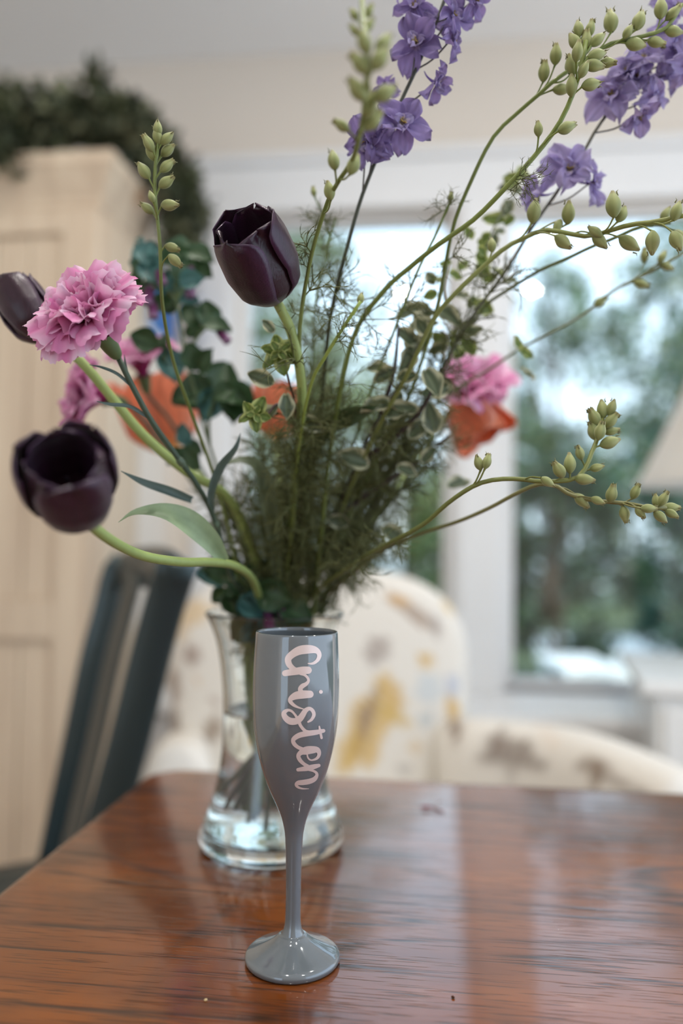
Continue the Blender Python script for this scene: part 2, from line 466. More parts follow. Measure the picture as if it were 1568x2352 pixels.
rbox(mb, TU1 - 0.10, TU1 - 0.08, TV0 + 0.09, TV1 - 0.09, TZ - 0.12, TZ - 0.03)
mb.build('apron', M_OAK, t, False)
for u in (TU0 + 0.09, TU1 - 0.09):
    for v in (TV0 + 0.09, TV1 - 0.09):
        mb = MB()
        mb.lathe([(0.024, 0), (0.022, 0.05), (0.03, 0.2), (0.034, 0.4), (0.026, 0.52), (0.034, 0.56), (0.034, TZ - 0.03)], 20, RW(u, v, 0))
        mb.build('leg', M_OAK, t)

# ------------------------------------------------------------------ champagne flute
FB = PZ(671, 2205, TZ)
FY = FB.y
def fz(y):      # height of a silhouette row on the flute's axis
    return P(676, y, FY).z - TZ
def fr(w):      # radius from a full width in pixels
    return w / 2 * FY / FPX
def prof_pts():
    rows = [(1452, 187), (1462, 188.5), (1480, 190), (1520, 194), (1560, 196), (1600, 196), (1640, 193.5), (1680, 186), (1720, 172), (1760, 152), (1790, 132),
            (1820, 108), (1850, 80), (1875, 60), (1895, 49), (1915, 42), (1940, 38.5), (1970, 36), (2010, 34.5), (2060, 34), (2100, 34.5), (2118, 36), (2132, 41), (2143, 50)]
    return [(fr(w), fz(y)) for y, w in rows]
FP = prof_pts()
foot = [(0.0095, 0.0172), (0.0125, 0.0148), (0.017, 0.0122), (0.023, 0.0092), (0.0285, 0.0068), (0.0306, 0.0056), (0.0317, 0.0044), (0.0321, 0.003), (0.0318, 0.0014), (0.0308, 0.0002), (0.029, 0.0)]
HF = FP[0][1]
fl = thing('champagne_flute', 'grey plastic champagne flute with pink script lettering, in front of the glass vase', 'champagne glass', FB)
mb = MB()
outer = [(r, z) for r, z in FP]
lip = [(FP[0][0] - 0.0016, HF + 0.0002), (FP[0][0] - 0.0010, HF + 0.0008), (FP[0][0] - 0.0003, HF + 0.0006)]
inner = [(max(r - 0.0017, 0.0005), z) for r, z in FP if z > fz(1860)]
inner = [(0.0, fz(1872))] + inner[::-1]
prof = inner + lip + outer
bowl = [p for p in prof]
pr = cr([(r, z, 0) for r, z in outer], 90)
mb.lathe([(r, z) for r, z in inner] + lip + [(a[0], a[1]) for a in pr], 96, FB)
mb.build('bowl', M_FLUTE, fl, fix=True)
mb = MB()
fp = cr([(FP[-2][0], FP[-2][1], 0), (FP[-1][0], FP[-1][1], 0)] + [(r, z, 0) for r, z in foot], 60)
mb.lathe([(a[0], max(a[1], 0.0)) for a in fp] + [(0.0, 0.001)], 96, FB)
mb.build('foot', M_FLUTE, fl, fix=True)

# script lettering, laid over the bowl; (x, y, width) strokes read down the glass
K = 3.92
STROKES = [
 [(812,485,9),(840,487,18),(868,479,26),(898,452,33),(912,412,40),(898,378,48),(860,360,66),(800,358,80),(735,368,78),(678,398,66),(636,440,60),(640,488,55),(672,527,48),(715,556,46)],
 [(606,573,54),(680,560,62),(760,548,68),(812,546,66)],
 [(745,575,30),(780,588,24),(806,612,23),(815,640,25),(796,668,33),(762,688,42),(742,712,40),(748,740,46)],
 [(828,762,66),(760,765,74),(704,775,68),(664,797,50),(652,822,38),(678,855,30),(718,878,19),(772,896,9)],
 [(925,740,34),(926,741,34)],
 [(812,1011,17),(842,990,26),(863,948,32),(852,910,33),(822,891,33),(788,910,44),(762,950,52),(735,985,58),(700,1005,60),(650,1003,62),(608,970,52),(597,930,42),(630,905,26),(664,914,22),(690,940,20),(712,972,24)],
 [(730,1010,30),(748,1050,28),(785,1092,30),(820,1105,34)],
 [(948,1091,34),(880,1105,46),(800,1116,50),(735,1131,48),(690,1158,42),(678,1184,37),(692,1214,36),(724,1240,33),(775,1262,34)],
 [(911,1052,14),(918,1090,22),(931,1155,23)],
 [(803,1302,13),(808,1328,14),(825,1350,15),(852,1354,16),(892,1336,26),(910,1297,34),(892,1264,52),(845,1262,68),(790,1270,72),(748,1286,48),(725,1316,38),(738,1353,36),(772,1388,31),(808,1410,32)],
 [(722,1441,32),(800,1429,47),(860,1415,45),(906,1403,31)],
 [(820,1440,26),(858,1452,22),(884,1470,25),(888,1494,30),(866,1526,42),(825,1545,48),(770,1555,48),(724,1560,42),(705,1576,28),(722,1598,22),(760,1611,15),(817,1613,5)],
]
def flute_r(z):
    zs = [a[1] for a in pr][::-1]; rs = [a[0] for a in pr][::-1]
    return float(np.interp(z, zs, rs))
def on_flute(px, py, lift):
    """where the line of sight meets the bowl"""
    d = ray(px, py)
    t_ = (FY - 0.03) / d.y
    for _ in range(14):
        p = CAM + d * t_
        r = flute_r(p.z - TZ)
        dx = p.x - FB.x
        y = FB.y - math.sqrt(max(r * r - dx * dx, 1e-9))
        t_ = y / d.y
    p = CAM + d * t_
    nrm = Vector((p.x - FB.x, p.y - FB.y, 0)).normalized()
    return p + nrm * lift
mb = MB()
for si, st in enumerate(STROKES):
    n = max(10, len(st) * 7)
    q = cr([(x, y, 0, w) for x, y, w in st], n)
    lift = 0.00022 + 0.00001 * si
    ctr = []
    rows = []
    for i in range(n):
        a = q[max(i - 1, 0)]; c = q[min(i + 1, n - 1)]
        tx, ty = c[0] - a[0], c[1] - a[1]; L = math.hypot(tx, ty) or 1
        nx, ny = -ty / L, tx / L
        w = q[i][3] / 2
        rows.append([on_flute(500 + (q[i][0] + nx * w * s) / K, 1400 + (q[i][1] + ny * w * s) / K, lift) for s in (-1, -0.5, 0, 0.5, 1)])
    mb.grid(rows)
    for e in (0, -1):                       # round ends
        x, y, _, w = q[e]
        c0 = mb.vert(on_flute(500 + x / K, 1400 + y / K, lift + 0.000005))
        ids = [mb.vert(on_flute(500 + (x + w / 2 * math.cos(k * math.pi / 10)) / K, 1400 + (y + w / 2 * math.sin(k * math.pi / 10)) / K, lift + 0.000005)) for k in range(20)]
        for k in range(20): mb.f.append((c0, ids[k], ids[(k + 1) % 20]))
mb.build('lettering', M_VINYL, fl, label='pale pink script lettering running down the flute')

# ------------------------------------------------------------------ glass vase and water
VB = PZ(623, 1936, TZ)
VY = VB.y
vrows = [(1409, 158), (1420, 151), (1440, 142), (1467, 132), (1505, 124), (1547, 118), (1600, 114), (1650, 113), (1700, 113.5), (1740, 117), (1780, 122.5), (1814, 130), (1846, 140), (1876, 150.5), (1897, 158), (1910, 162.5)]
VP = [(w * VY / FPX, P(624, y, VY).z - TZ) for y, w in vrows]
VP = [(r, z) for r, z in VP if z > 0.014]
VP += [(0.0668, 0.0115), (0.0672, 0.008), (0.0662, 0.004), (0.064, 0.001), (0.061, 0.0)]
va = thing('glass_vase', 'clear hourglass glass vase holding the flowers in water', 'vase', VB)
oc = cr([(r, z, 0) for r, z in VP], 70)
outp = [(a[0], max(a[1], 0.0)) for a in oc]
th = 0.0032
FLOORZ = 0.012
inp = [(r - th, z) for r, z in outp if z > FLOORZ + 0.006]
inp = inp + [(inp[-1][0] - 0.003, FLOORZ + 0.002), (inp[-1][0] - 0.008, FLOORZ), (0.0, FLOORZ)]
lipv = [(outp[0][0] - th + 0.0004, outp[0][1] + 0.001), (outp[0][0] - th / 2, outp[0][1] + 0.0016), (outp[0][0] - 0.0004, outp[0][1] + 0.001)]
mb = MB()
mb.lathe([(0.0, 0.0005)] + outp[::-1] + lipv[::-1] + inp, 96, VB)
mb.build('body', M_GLASS, va, fix=True)
def vase_in(z):
    zs = [p[1] for p in inp][::-1]; rs = [p[0] for p in inp][::-1]
    return float(np.interp(z, zs, rs))
WZ = P(560, 1650, VY - 0.04).z - TZ
mb = MB()
wp = [(0.0, WZ), (vase_in(WZ) - 0.002, WZ), (vase_in(WZ) + 0.0006, WZ + 0.0008)]
wp += [(vase_in(z) + 0.0006, z) for z in np.linspace(WZ - 0.002, FLOORZ + 0.006, 24)]
wp += [(inp[-3][0] + 0.0004, FLOORZ + 0.0014), (inp[-2][0], FLOORZ - 0.0005), (0.0, FLOORZ - 0.0005)]
mb.lathe(wp, 96, VB)
tag(mb.build('vase_water', M_WATER, None, True, loc=VB, fix=True), 'clear water filling the lower half of the glass vase', 'water')

# ------------------------------------------------------------------ flower stems, buds, leaves
RR = random.Random(11)
def vase_tail(p0, side=None):
    """points that carry a stem from the mouth through the waist to its cut end in the water"""
    mouth_dir = Vector((p0.x - VB.x, p0.y - VB.y, 0))
    a = math.atan2(mouth_dir.y, mouth_dir.x) if side is None else side
    rm = RR.uniform(0.012, 0.038)
    m = Vector((VB.x + rm * math.cos(a), VB.y + rm * math.sin(a), TZ + 0.205))
    a2 = a + RR.uniform(-0.7, 0.7)
    rw = RR.uniform(0.006, 0.024)
    w = Vector((VB.x + rw * math.cos(a2), VB.y + rw * math.sin(a2), TZ + 0.13))
    a3 = a + math.pi + RR.uniform(-1.0, 1.0)
    rb = RR.uniform(0.012, 0.040)
    e = Vector((VB.x + rb * math.cos(a3), VB.y + rb * math.sin(a3), TZ + RR.uniform(0.020, 0.045)))
    return [e, w, m]

G_STEM = S(92, 108, 48); G_DARK = S(62, 76, 42); G_TUL = S(150, 166, 98)
def make_stem(th_, pts, r0, r1, col, n=60, sides=8, tail=True, col2=None):
    """pts [(px, py, Y)...] from the vase upwards; returns the sampled centre line"""
    w = [P(*p) for p in pts]
    if tail: w = vase_tail(w[0]) + w
    q = cr([tuple(v) for v in w], n)
    rad = [r0 + (r1 - r0) * (i / (n - 1)) for i in range(n)]
    c2 = col2 or col
    cols = [tuple((col[k] + (c2[k] - col[k]) * i / (n - 1)) * (min(1, .45 + 2.0 * i / n) if tail else 1) for k in range(3)) for i in range(n)]   # darker towards the cut end
    m = MB(); m.tube(q, rad, sides, cols=cols)
    return m, q
def nearest(q, p, up=None):
    d = np.linalg.norm(q - np.array(p), axis=1)
    return int(np.argmin(d))

def bud_mesh(seed, open_=0.0):
    r = random.Random(seed)
    m = MB(); rows, cols = [], []
    nl, ns = 14, 20
    for i in range(nl + 1):
        t_ = i / nl
        prof_ = (math.sin(math.pi * min(t_ * 0.93 + 0.035, 1)) ** 0.75) * (1 - 0.28 * t_)
        row, cc = [], []
        for k in range(ns):
            a = 2 * math.pi * k / ns
            lobe = abs(math.cos(2.5 * a + seed))
            crease = 1 - 0.15 * (1 - lobe) ** 3 * t_
            rr_ = 0.345 * prof_ * crease
            if t_ > 0.8: rr_ += open_ * 0.4 * (t_ - 0.8) * lobe
            z = t_ + (0.06 * lobe if t_ > 0.85 else 0) * (t_ - 0.85) / 0.15
            row.append((rr_ * math.cos(a), rr_ * math.sin(a) * 0.92, z))
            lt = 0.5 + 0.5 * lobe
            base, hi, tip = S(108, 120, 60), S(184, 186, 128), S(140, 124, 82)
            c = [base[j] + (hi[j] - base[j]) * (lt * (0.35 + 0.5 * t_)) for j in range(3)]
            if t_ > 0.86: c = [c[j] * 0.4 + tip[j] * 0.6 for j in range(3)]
            cc.append(c)
        rows.append(row); cols.append(cc)
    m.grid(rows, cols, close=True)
    for k in range(2):                                # short curled bract tips
        a = r.uniform(0, 6.28)
        m.tube([(0.2 * math.cos(a), 0.2 * math.sin(a), 0.86), (0.16 * math.cos(a), 0.16 * math.sin(a), 1.02), (0.24 * math.cos(a), 0.24 * math.sin(a), 1.1)], [0.035, 0.025, 0.006], 5, S(130, 128, 84))
    return m.mesh('bud', M_BUD)
BUDS = [bud_mesh(1), bud_mesh(2), bud_mesh(3, 0.6), bud_mesh(4, 1.2)]

def feather_mesh(seed, L=1.0):
    r = random.Random(seed)
    m = MB()
    def thread(p, d, length, rad, level):
        pts = [p]; dd = d.copy()
        curl = Vector((r.uniform(-1, 1), r.uniform(-1, 1), r.uniform(-1, 0.4))) * 0.42
        for s in range(6):
            dd = (dd + curl * 0.30).normalized()
            pts.append(pts[-1] + dd * length / 6)
        g = r.uniform(0.75, 1.5)
        c0 = S(98, 102, 62); c = tuple(x * g for x in c0)
        m.tube(pts, [rad * (1 - 0.75 * i / 6) for i in range(7)], 4, c, caps=False)
        if level > 0:
            for _ in range(2 if level == 1 else 3):
                i = r.randint(2, 5)
                nd = (dd + Vector((r.uniform(-1, 1), r.uniform(-1, 1), r.uniform(-0.4, 0.8))) * 0.75).normalized()
                thread(pts[i], nd, length * r.uniform(0.45, 0.8), rad * 0.75, level - 1)
    m.tube([(0, 0, 0), (0.02, 0, 0.12), (0, 0.02, 0.25)], [0.02, 0.017, 0.016], 5, S(96, 108, 54), caps=False)
    for k in range(5):
        a = k * 2 * math.pi / 5 + r.uniform(-0.4, 0.4)
        tl = r.uniform(0.35, 1.0)
        d = Vector((math.sin(tl) * math.cos(a), math.sin(tl) * math.sin(a), math.cos(tl)))
        thread(Vector((0, 0.02, 0.24)), d, r.uniform(0.45, 0.75) * L, 0.017, 2)
    return m.mesh('feathery_leaf', M_FEATHER)
FEATH = [feather_mesh(s) for s in range(7)]
def add_feathers(th_, q, i0, i1, count, size, rr_=None, droop=0.0, jitter=0.004):
    r = rr_ or RR
    for _ in range(count):
        i = int(r.uniform(i0, i1) * (len(q) - 1))
        p = Vector(q[i])
        tdir = Vector(q[min(i + 1, len(q) - 1)] - q[max(i - 1, 0)]).normalized()
        a = Vector((r.uniform(-1, 1), r.uniform(-1, 1), r.uniform(-0.7, 0.9) - droop)) + tdir * 0.5
        inst('feathery_leaf', r.choice(FEATH), xf(p, a, size * r.uniform(0.7, 1.3), r.uniform(0, 6.28)), th_)
def add_buds(m, th_, q, lst, depth, r_ped=0.0006, col=G_STEM, kind=None):
    """lst: (px, py, length_px, dx, dy[, depth offset]) bud centre, length and the way it points in the picture plane"""
    for b_ in lst:
        px, py, ln, dx, dy = b_[:5]
        # depth of the stem close by
        w = np.array([CAM + (Vector(p) - CAM) for p in q])
        # choose the stem sample nearest in view direction
        d = ray(px, py).normalized()
        best, bi = 1e9, 0
        for i, p in enumerate(q):
            v = (Vector(p) - CAM).normalized()
            e = (v - d).length
            if e < best: best, bi = e, i
        off = b_[5] if len(b_) > 5 else RR.uniform(-0.006, 0.006)
        Y = q[bi][1] + off
        c = P(px, py, Y)
        sz = ln * 1.08 * Y / FPX
        ax = (_r * dx - _u * dy).normalized() + Vector((0, RR.uniform(-0.45, 0.2), 0))
        ax.normalize()
        base = c - ax * sz * 0.5
        me_ = RR.choice(BUDS if kind is None else kind)
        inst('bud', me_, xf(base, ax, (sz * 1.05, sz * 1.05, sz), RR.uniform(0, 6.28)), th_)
        # footstalk from the stem to the bud's base
        tdir = Vector(q[min(bi + 1, len(q) - 1)] - q[max(bi - 1, 0)]).normalized()
        j = max(0, bi - 2)
        a0 = Vector(q[j])
        mid = (a0 + base) * 0.5 + tdir * 0.001 - ax * 0.002
        pts = cr([tuple(a0), tuple(mid), tuple(base + ax * sz * 0.04)], 8)
        m.tube(pts, [r_ped * 1.0] * 7 + [r_ped * 1.5], 6, col, caps=False)

# --- larkspur floret: five ruffled sepals, a pale heart and a spur
def sepal_mesh(seed, hue):
    r = random.Random(seed)
    ph = [r.uniform(0, 6.28) for _ in range(4)]
    m = MB(); rows, cols = [], []
    nv, nu = 10, 8
    for i in range(nv + 1):
        v = i / nv
        w = 0.42 * (math.sin(math.pi * min(v ** 1.15 * 0.80 + 0.06, 1)) ** 0.75) * (1 - .3 * max(0, v - .85) / .15) + 0.01
        row, cc = [], []
        for j in range(nu + 1):
            u = j / nu * 2 - 1
            ruf = 0.16 * v * v * math.sin(4.0 * u + ph[0]) + 0.12 * v * math.sin(7 * u + 5 * v + ph[1])
            cup = 0.16 * u * u * (1 - 0.5 * v)
            bend = -0.22 * v * v + 0.12 * math.sin(3 * v + ph[2])
            row.append((u * w, v * (1 - 0.06 * u * u), cup + ruf + bend))
            vein = 0.9 + 0.1 * math.cos(14 * u)
            deep, pale, heart = hue
            c = [deep[k] + (pale[k] - deep[k]) * (0.25 + 0.75 * v) for k in range(3)]
            if v < 0.2: c = [c[k] * 0.5 + heart[k] * 0.5 for k in range(3)]
            if v > 0.9: c = [x * 0.8 for x in c]
            cc.append([x * vein for x in c])
        rows.append(row); cols.append(cc)
    m.grid(rows, cols)
    return m.mesh('petal', M_PETAL)
HUE_A = (S(110, 88, 148), S(162, 144, 196), S(172, 154, 190))
HUE_B = (S(142, 122, 186), S(186, 172, 214), S(196, 186, 214))
SEP_A = [sepal_mesh(s, HUE_A) for s in range(6)]
SEP_B = [sepal_mesh(s + 20, HUE_B) for s in range(6)]
def heart_mesh(seed):
    r = random.Random(seed)
    m = MB()
    for k in range(4):                                # small inner petals
        a = k * math.pi / 2 + r.uniform(-0.3, 0.3)
        rows, cols = [], []
        for i in range(5):
            v = i / 4
            w = 0.09 * math.sin(math.pi * (0.15 + 0.75 * v))
            d = Vector((math.cos(a), math.sin(a), 0)); s = Vector((-math.sin(a), math.cos(a), 0))
            rows.append([d * (0.05 + 0.2 * v) + s * (w * u) + Vector((0, 0, 0.10 + 0.2 * v * (1 - 0.4 * v) + 0.04 * u * u)) for u in (-1, 0, 1)])
            c = S(205, 190, 214) if v > 0.4 else S(186, 170, 150)
            cols.append([c] * 3)
        m.grid(rows, cols)
    for k in range(7):                                # stamens
        a = r.uniform(0, 6.28); d = r.uniform(0.02, 0.09)
        m.tube([(0, 0, 0), (d * math.cos(a), d * math.sin(a), 0.18), (1.4 * d * math.cos(a), 1.4 * d * math.sin(a), 0.26)], [0.012, 0.012, 0.028], 5, S(176, 150, 84))
    m.tube(cr([(0, 0, 0.02), (0, 0.05, -0.25), (0, 0.16, -0.55), (0, 0.34, -0.8)], 9), [0.085, 0.075, 0.065, 0.055, 0.047, 0.04, 0.033, 0.026, 0.012], 8, S(122, 98, 176))
    return m.mesh('floret', M_PETAL)
HEARTS = [heart_mesh(s) for s in range(3)]
def add_florets(m, th_, q, lst, pale=False):
    """lst: (px, py, diameter_px, ax, ay, az[, depth offset]); a = the way the floret faces, in world axes"""
    for f_ in lst:
        px, py, dia, ax, ay, az = f_[:6]
        d = ray(px, py).normalized()
        best, bi = 1e9, 0
        for i, p in enumerate(q):
            e = ((Vector(p) - CAM).normalized() - d).length
            if e < best: best, bi = e, i
        off = f_[6] if len(f_) > 6 else RR.uniform(-0.012, 0.006)
        Y = q[bi][1] + off
        c = P(px, py, Y)
        L = dia * 0.58 * Y / FPX
        A = Vector((ax, ay, az)).normalized()
        fl_ = inst('floret', RR.choice(HEARTS), xf(c, A, L, RR.uniform(-0.4, 0.4)), th_)
        base = RR.uniform(0, 6.28)
        for k in range(5):
            tilt = RR.uniform(-0.25, 0.75)
            M = Matrix.Rotation(base + k * 2 * math.pi / 5 + RR.uniform(-0.18, 0.18), 4, 'Z') @ Matrix.Rotation(tilt, 4, 'X') @ Matrix.Rotation(RR.uniform(-0.3, 0.3), 4, 'Y') @ Matrix.Translation((0, 0.05, 0)) @ Matrix.Scale(RR.uniform(0.86, 1.1), 4)
            inst('petal', RR.choice(SEP_B if pale else SEP_A), M, fl_)
        for k in range(3):                            # smaller upright petals round the heart
            M = Matrix.Rotation(base + .5 + k * 2 * math.pi / 3 + RR.uniform(-.3, .3), 4, 'Z') @ Matrix.Rotation(RR.uniform(.7, 1.15), 4, 'X') @ Matrix.Translation((0, .03, 0)) @ Matrix.Scale(RR.uniform(.42, .6), 4)
            inst('petal', RR.choice(SEP_B), M, fl_)
        j = max(0, bi - 3)
        a0 = Vector(q[j]); b0 = c - A * L * 0.05
        m.tube(cr([tuple(a0), tuple((a0 + b0) * 0.5 + Vector((0, 0, -0.003))), tuple(b0)], 8), 0.0006, 6, S(74, 70, 66), caps=False)

# ---------------------------------------------------------------- larkspurs
def larkspur(label, pts, buds=(), florets=(), r0=0.0019, r1=0.0011, col=G_STEM, feathers=(), group=None, pale=False, depth=None, col2=None, tail=True, kind=None, n=80):
    w0 = P(*pts[0])
    th_ = thing('larkspur', label, 'flower', (VB.x, VB.y, TZ + 0.02) if tail else tuple(w0))
    m, q = make_stem(th_, pts, r0, r1, col, n, tail=tail, col2=col2)
    add_buds(m, th_, q, buds, depth, col=col2 or col, kind=kind)
    add_florets(m, th_, q, florets, pale)
    m.build('stem', M_STEM, th_)
    for (i0, i1, cnt, size, *dr) in feathers:
        add_feathers(th_, q, i0, i1, cnt, size, droop=dr[0] if dr else 0)
    return th_, q

larkspur('green larkspur spike of closed buds rising left of the open dark tulip',
    [(560, 1400, .75), (530, 1240, .70), (490, 1090, .66), (440, 950, .62), (398, 830, .59), (373, 700, .565), (367, 560, .55), (355, 430, .545), (362, 320, .54)],
    [(362, 295, 34, 0, -1), (361, 312, 36, -.1, -1), (383, 318, 36, .75, -.6), (385, 345, 38, .8, -.45), (341, 329, 38, -.5, -.85), (348, 347, 42, -.35, -.95), (383, 381, 38, .7, -.6),
     (330, 392, 40, -.55, -.8), (382, 418, 40, .75, -.4), (348, 452, 26, -.2, -.6, -.012), (338, 478, 34, -.8, -.6), (390, 471, 42, .9, .1), (396, 569, 36, .9, .35), (402, 599, 38, .6, .6)],
    r0=.0017, r1=.0012, col=S(84, 100, 52), col2=S(118, 130, 66), feathers=[(.18, .36, 14, .026), (.4, .5, 1, .02)])
larkspur('blurred larkspur bud spike nearest the camera at the top centre',
    [(650, 1400, .75), (672, 1200, .68), (685, 1000, .63), (690, 900, .60), (688, 760, .575), (712, 600, .55), (748, 475, .52), (775, 420, .49), (810, 365, .46), (830, 290, .42), (840, 200, .385), (843, 110, .375), (834, 40, .40), (828, -40, .42)],
    [(813, 33, 30, -.5, -.9), (847, 25, 30, .5, -.9), (813, 69, 30, -.6, -.7), (847, 58, 34, .5, -.8), (836, 96, 52, -.4, -.9), (880, 102, 54, .5, -.9), (826, 146, 56, -.6, -.7), (872, 135, 56, .6, -.8), (820, 205, 58, -.6, -.7),
     (884, 214, 56, .8, -.5), (850, 240, 56, .3, -.9), (784, 288, 40, -.9, -.5), (857, 277, 52, .6, -.6), (766, 368, 44, -.15, -1), (812, 378, 46, .3, -.8), (756, 438, 40, -.2, -1)],
    r0=.0019, r1=.0013, col=S(88, 100, 48), col2=S(128, 140, 78), feathers=[(.38, .58, 19, .03), (.63, .72, 5, .026)])
th3, q3 = larkspur('purple larkspur in bloom with the darkest stem at the top centre',
    [(640, 1400, .77), (690, 1200, .72), (730, 1000, .67), (745, 850, .64), (756, 745, .62), (775, 653, .605), (796, 573, .595), (825, 468, .585), (855, 388, .58), (883, 321, .575), (921, 232, .57), (955, 160, .57), (988, 83, .57), (1012, 24, .57), (1040, -60, .57)],
    [], [(955, 103, 118, -.15, -.95, .05), (955, 18, 100, -.3, -.9, .2), (1036, 36, 96, .6, -.75, -.1), (1036, 92, 84, .85, -.4, -.1), (998, 190, 88, .8, -.3, -.5), (922, 285, 116, .15, -.95, .05, -.012), (838, 330, 104, -.55, -.8, -.1),
         (860, 330, 90, .1, -.9, -.4), (985, 45, 90, .1, -.9, .3), (1088, 0, 80, .7, -.6, -.2), (888, 205, 60, -.4, -.5, -.5, .03)],
    r0=.0021, r1=.0013, col=S(70, 84, 46), col2=S(58, 56, 50), feathers=[(.38, .58, 12, .03), (.62, .70, 7, .028, .4)])
larkspur('slender green larkspur spike arching to the top right corner',
    [(700, 1400, .78), (800, 1180, .72), (930, 930, .66), (1000, 720, .62), (1038, 531, .59), (1082, 415, .575), (1132, 316, .565), (1187, 260, .56), (1229, 224, .555), (1270, 187, .55), (1309, 160, .55), (1381, 110, .55), (1414, 97, .55), (1475, 83, .55), (1530, 64, .55), (1566, 10, .55)],
    [(1249, 164, 42, 0, -1), (1276, 125, 42, 0, -1), (1290, 205, 40, .95, .05), (1309, 150, 40, -.1, -1), (1402, 49, 52, -.05, -1), (1467, 47, 46, .3, -.95), (1517, 19, 48, .05, -1), (1442, 73, 34, .5, -.7), (1459, 102, 44, 1, .1), (1506, 97, 40, .95, .2), (1547, 72, 40, .95, .1), (1545, 30, 38, .7, -.6)],
    r0=.0016, r1=.0014, col=S(72, 84, 42), col2=S(106, 118, 52), feathers=[(.38, .58, 9, .03), (.66, .72, 2, .024, .5)])
larkspur('thick green larkspur spike topped by a dense bud cluster near the top right',
    [(720, 1400, .76), (735, 1250, .70), (760, 1020, .65), (810, 780, .61), (880, 670, .59), (940, 615, .58), (1010, 559, .565), (1088, 504, .555), (1160, 432, .545), (1226, 360, .54), (1281, 288, .535), (1315, 216, .53), (1338, 138, .53), (1345, 94, .53)],
    [(1345, 98, 48, 0, -1), (1319, 95, 40, -.5, -.85), (1328, 66, 36, -.1, -1), (1355, 66, 36, .2, -1), (1372, 91, 40, .7, -.6), (1370, 126, 44, .8, -.3), (1364, 150, 44, .9, .1), (1395, 144, 36, .9, .2), (1357, 194, 44, .9, -.25), (1312, 197, 44, -.1, -1),
     (1312, 148, 42, -.35, -.95), (1326, 118, 42, .1, -1, -.012), (1236, 296, 32, -.1, -1), (1301, 293, 44, .9, -.45), (1340, 160, 36, .4, -.8, -.01)],
    r0=.0022, r1=.0016, col=S(74, 88, 44), col2=S(116, 128, 58), feathers=[(.38, .58, 16, .03), (.6, .66, 4, .03), (.84, .87, 4, .02, .5)])
larkspur('pale purple larkspur in bloom at the right edge',
    [(735, 1400, .79), (770, 1330, .77), (860, 1160, .73), (960, 960, .69), (1043, 795, .66), (1090, 719, .645), (1138, 654, .635), (1174, 603, .63), (1217, 530, .62), (1254, 476, .615), (1300, 410, .61), (1337, 354, .605), (1375, 288, .60), (1420, 232, .60), (1503, 138, .60), (1580, 50, .60)],
    [], [(1404, 222, 112, -.4, -.9, 0), (1458, 180, 100, .2, -.9, .1), (1475, 138, 96, -.1, -.9, .2), (1440, 165, 80, -.5, -.7, .3), (1516, 168, 100, .5, -.8, 0), (1547, 118, 104, .3, -.9, .1), (1497, 222, 84, .6, -.6, -.3), (1466, 266, 84, .3, -.5, -.7),
         (1553, 20, 96, 0, -.9, .3), (1568, 150, 90, .6, -.6, -.2), (1530, 80, 90, -.2, -.9, .1), (1305, 392, 116, -.1, -.95, .1, -.012), (1357, 420, 92, .8, -.5, 0), (1236, 447, 88, -.85, -.4, .1)],
    r0=.0019, r1=.0012, col=S(66, 80, 44), col2=S(96, 92, 82), pale=True, feathers=[(.38, .58, 16, .03), (.68, .72, 4, .028)])
larkspur('larkspur spike with rounded hanging buds running to the right edge in front',
    [(700, 1400, .77), (740, 1300, .74), (800, 1130, .69), (880, 960, .64), (930, 870, .615), (965, 795, .60), (1000, 726, .59), (1051, 668, .58), (1120, 603, .575), (1163, 567, .57), (1203, 547, .57), (1246, 529, .565), (1290, 533, .56), (1348, 543, .555), (1399, 530, .55), (1449, 516, .54), (1507, 509, .53), (1590, 490, .52)],
    [(1226, 485, 52, .15, -1), (1305, 489, 48, -.05, -1), (1408, 470, 56, -.05, -1), (1427, 492, 40, .3, -.6), (1292, 556, 44, .6, .5), (1377, 553, 44, .4, .5), (1444, 559, 50, .85, .55), (1498, 557, 50, 0, 1), (1553, 485, 44, .3, -.9), (1553, 553, 46, .3, .9), (1366, 532, 36, -.5, -.4), (1129, 563, 32, 0, -1), (1280, 520, 34, -.3, .6)],
    r0=.0019, r1=.0016, col=S(66, 76, 38), col2=S(132, 138, 74), feathers=[(.38, .58, 14, .03), (.60, .63, 2, .024)], kind=BUDS[:2])
larkspur('thin larkspur stem with tufts of threadlike leaves behind the hanging bud spike',
    [(745, 1400, .80), (800, 1280, .77), (880, 1110, .73), (970, 930, .69), (1036, 806, .67), (1076, 751, .66), (1120, 697, .65), (1163, 668, .64), (1239, 621, .62), (1297, 596, .61), (1362, 565, .60), (1406, 549, .59), (1471, 521, .585), (1540, 512, .58)],
    [(1560, 545, 40, .3, .9), (1528, 492, 34, .4, -.7)],
    r0=.0017, r1=.0012, col=S(60, 70, 38), col2=S(92, 104, 52), feathers=[(.38, .58, 19, .032), (.52, .70, 36, .030), (.70, .76, 12, .034, .3)])
larkspur('faint thin larkspur stem farthest right across the garden window',
    [(760, 1400, .81), (800, 1290, .79), (900, 1090, .76), (1000, 930, .74), (1065, 882, .73), (1123, 849, .72), (1192, 802, .71), (1290, 751, .69), (1351, 715, .68), (1384, 686, .67), (1420, 661, .665), (1493, 625, .65), (1543, 596, .645), (1590, 570, .64)],
    [(1378, 693, 34, .7, -.6), (1472, 652, 34, .9, .4), (1480, 586, 32, -.1, -1), (1531, 612, 30, .8, .4), (1520, 590, 30, .5, -.8)],
    r0=.0015, r1=.0011, col=S(64, 78, 46), col2=S(120, 124, 84), feathers=[(.38, .58, 14, .034), (.66, .68, 3, .018)])
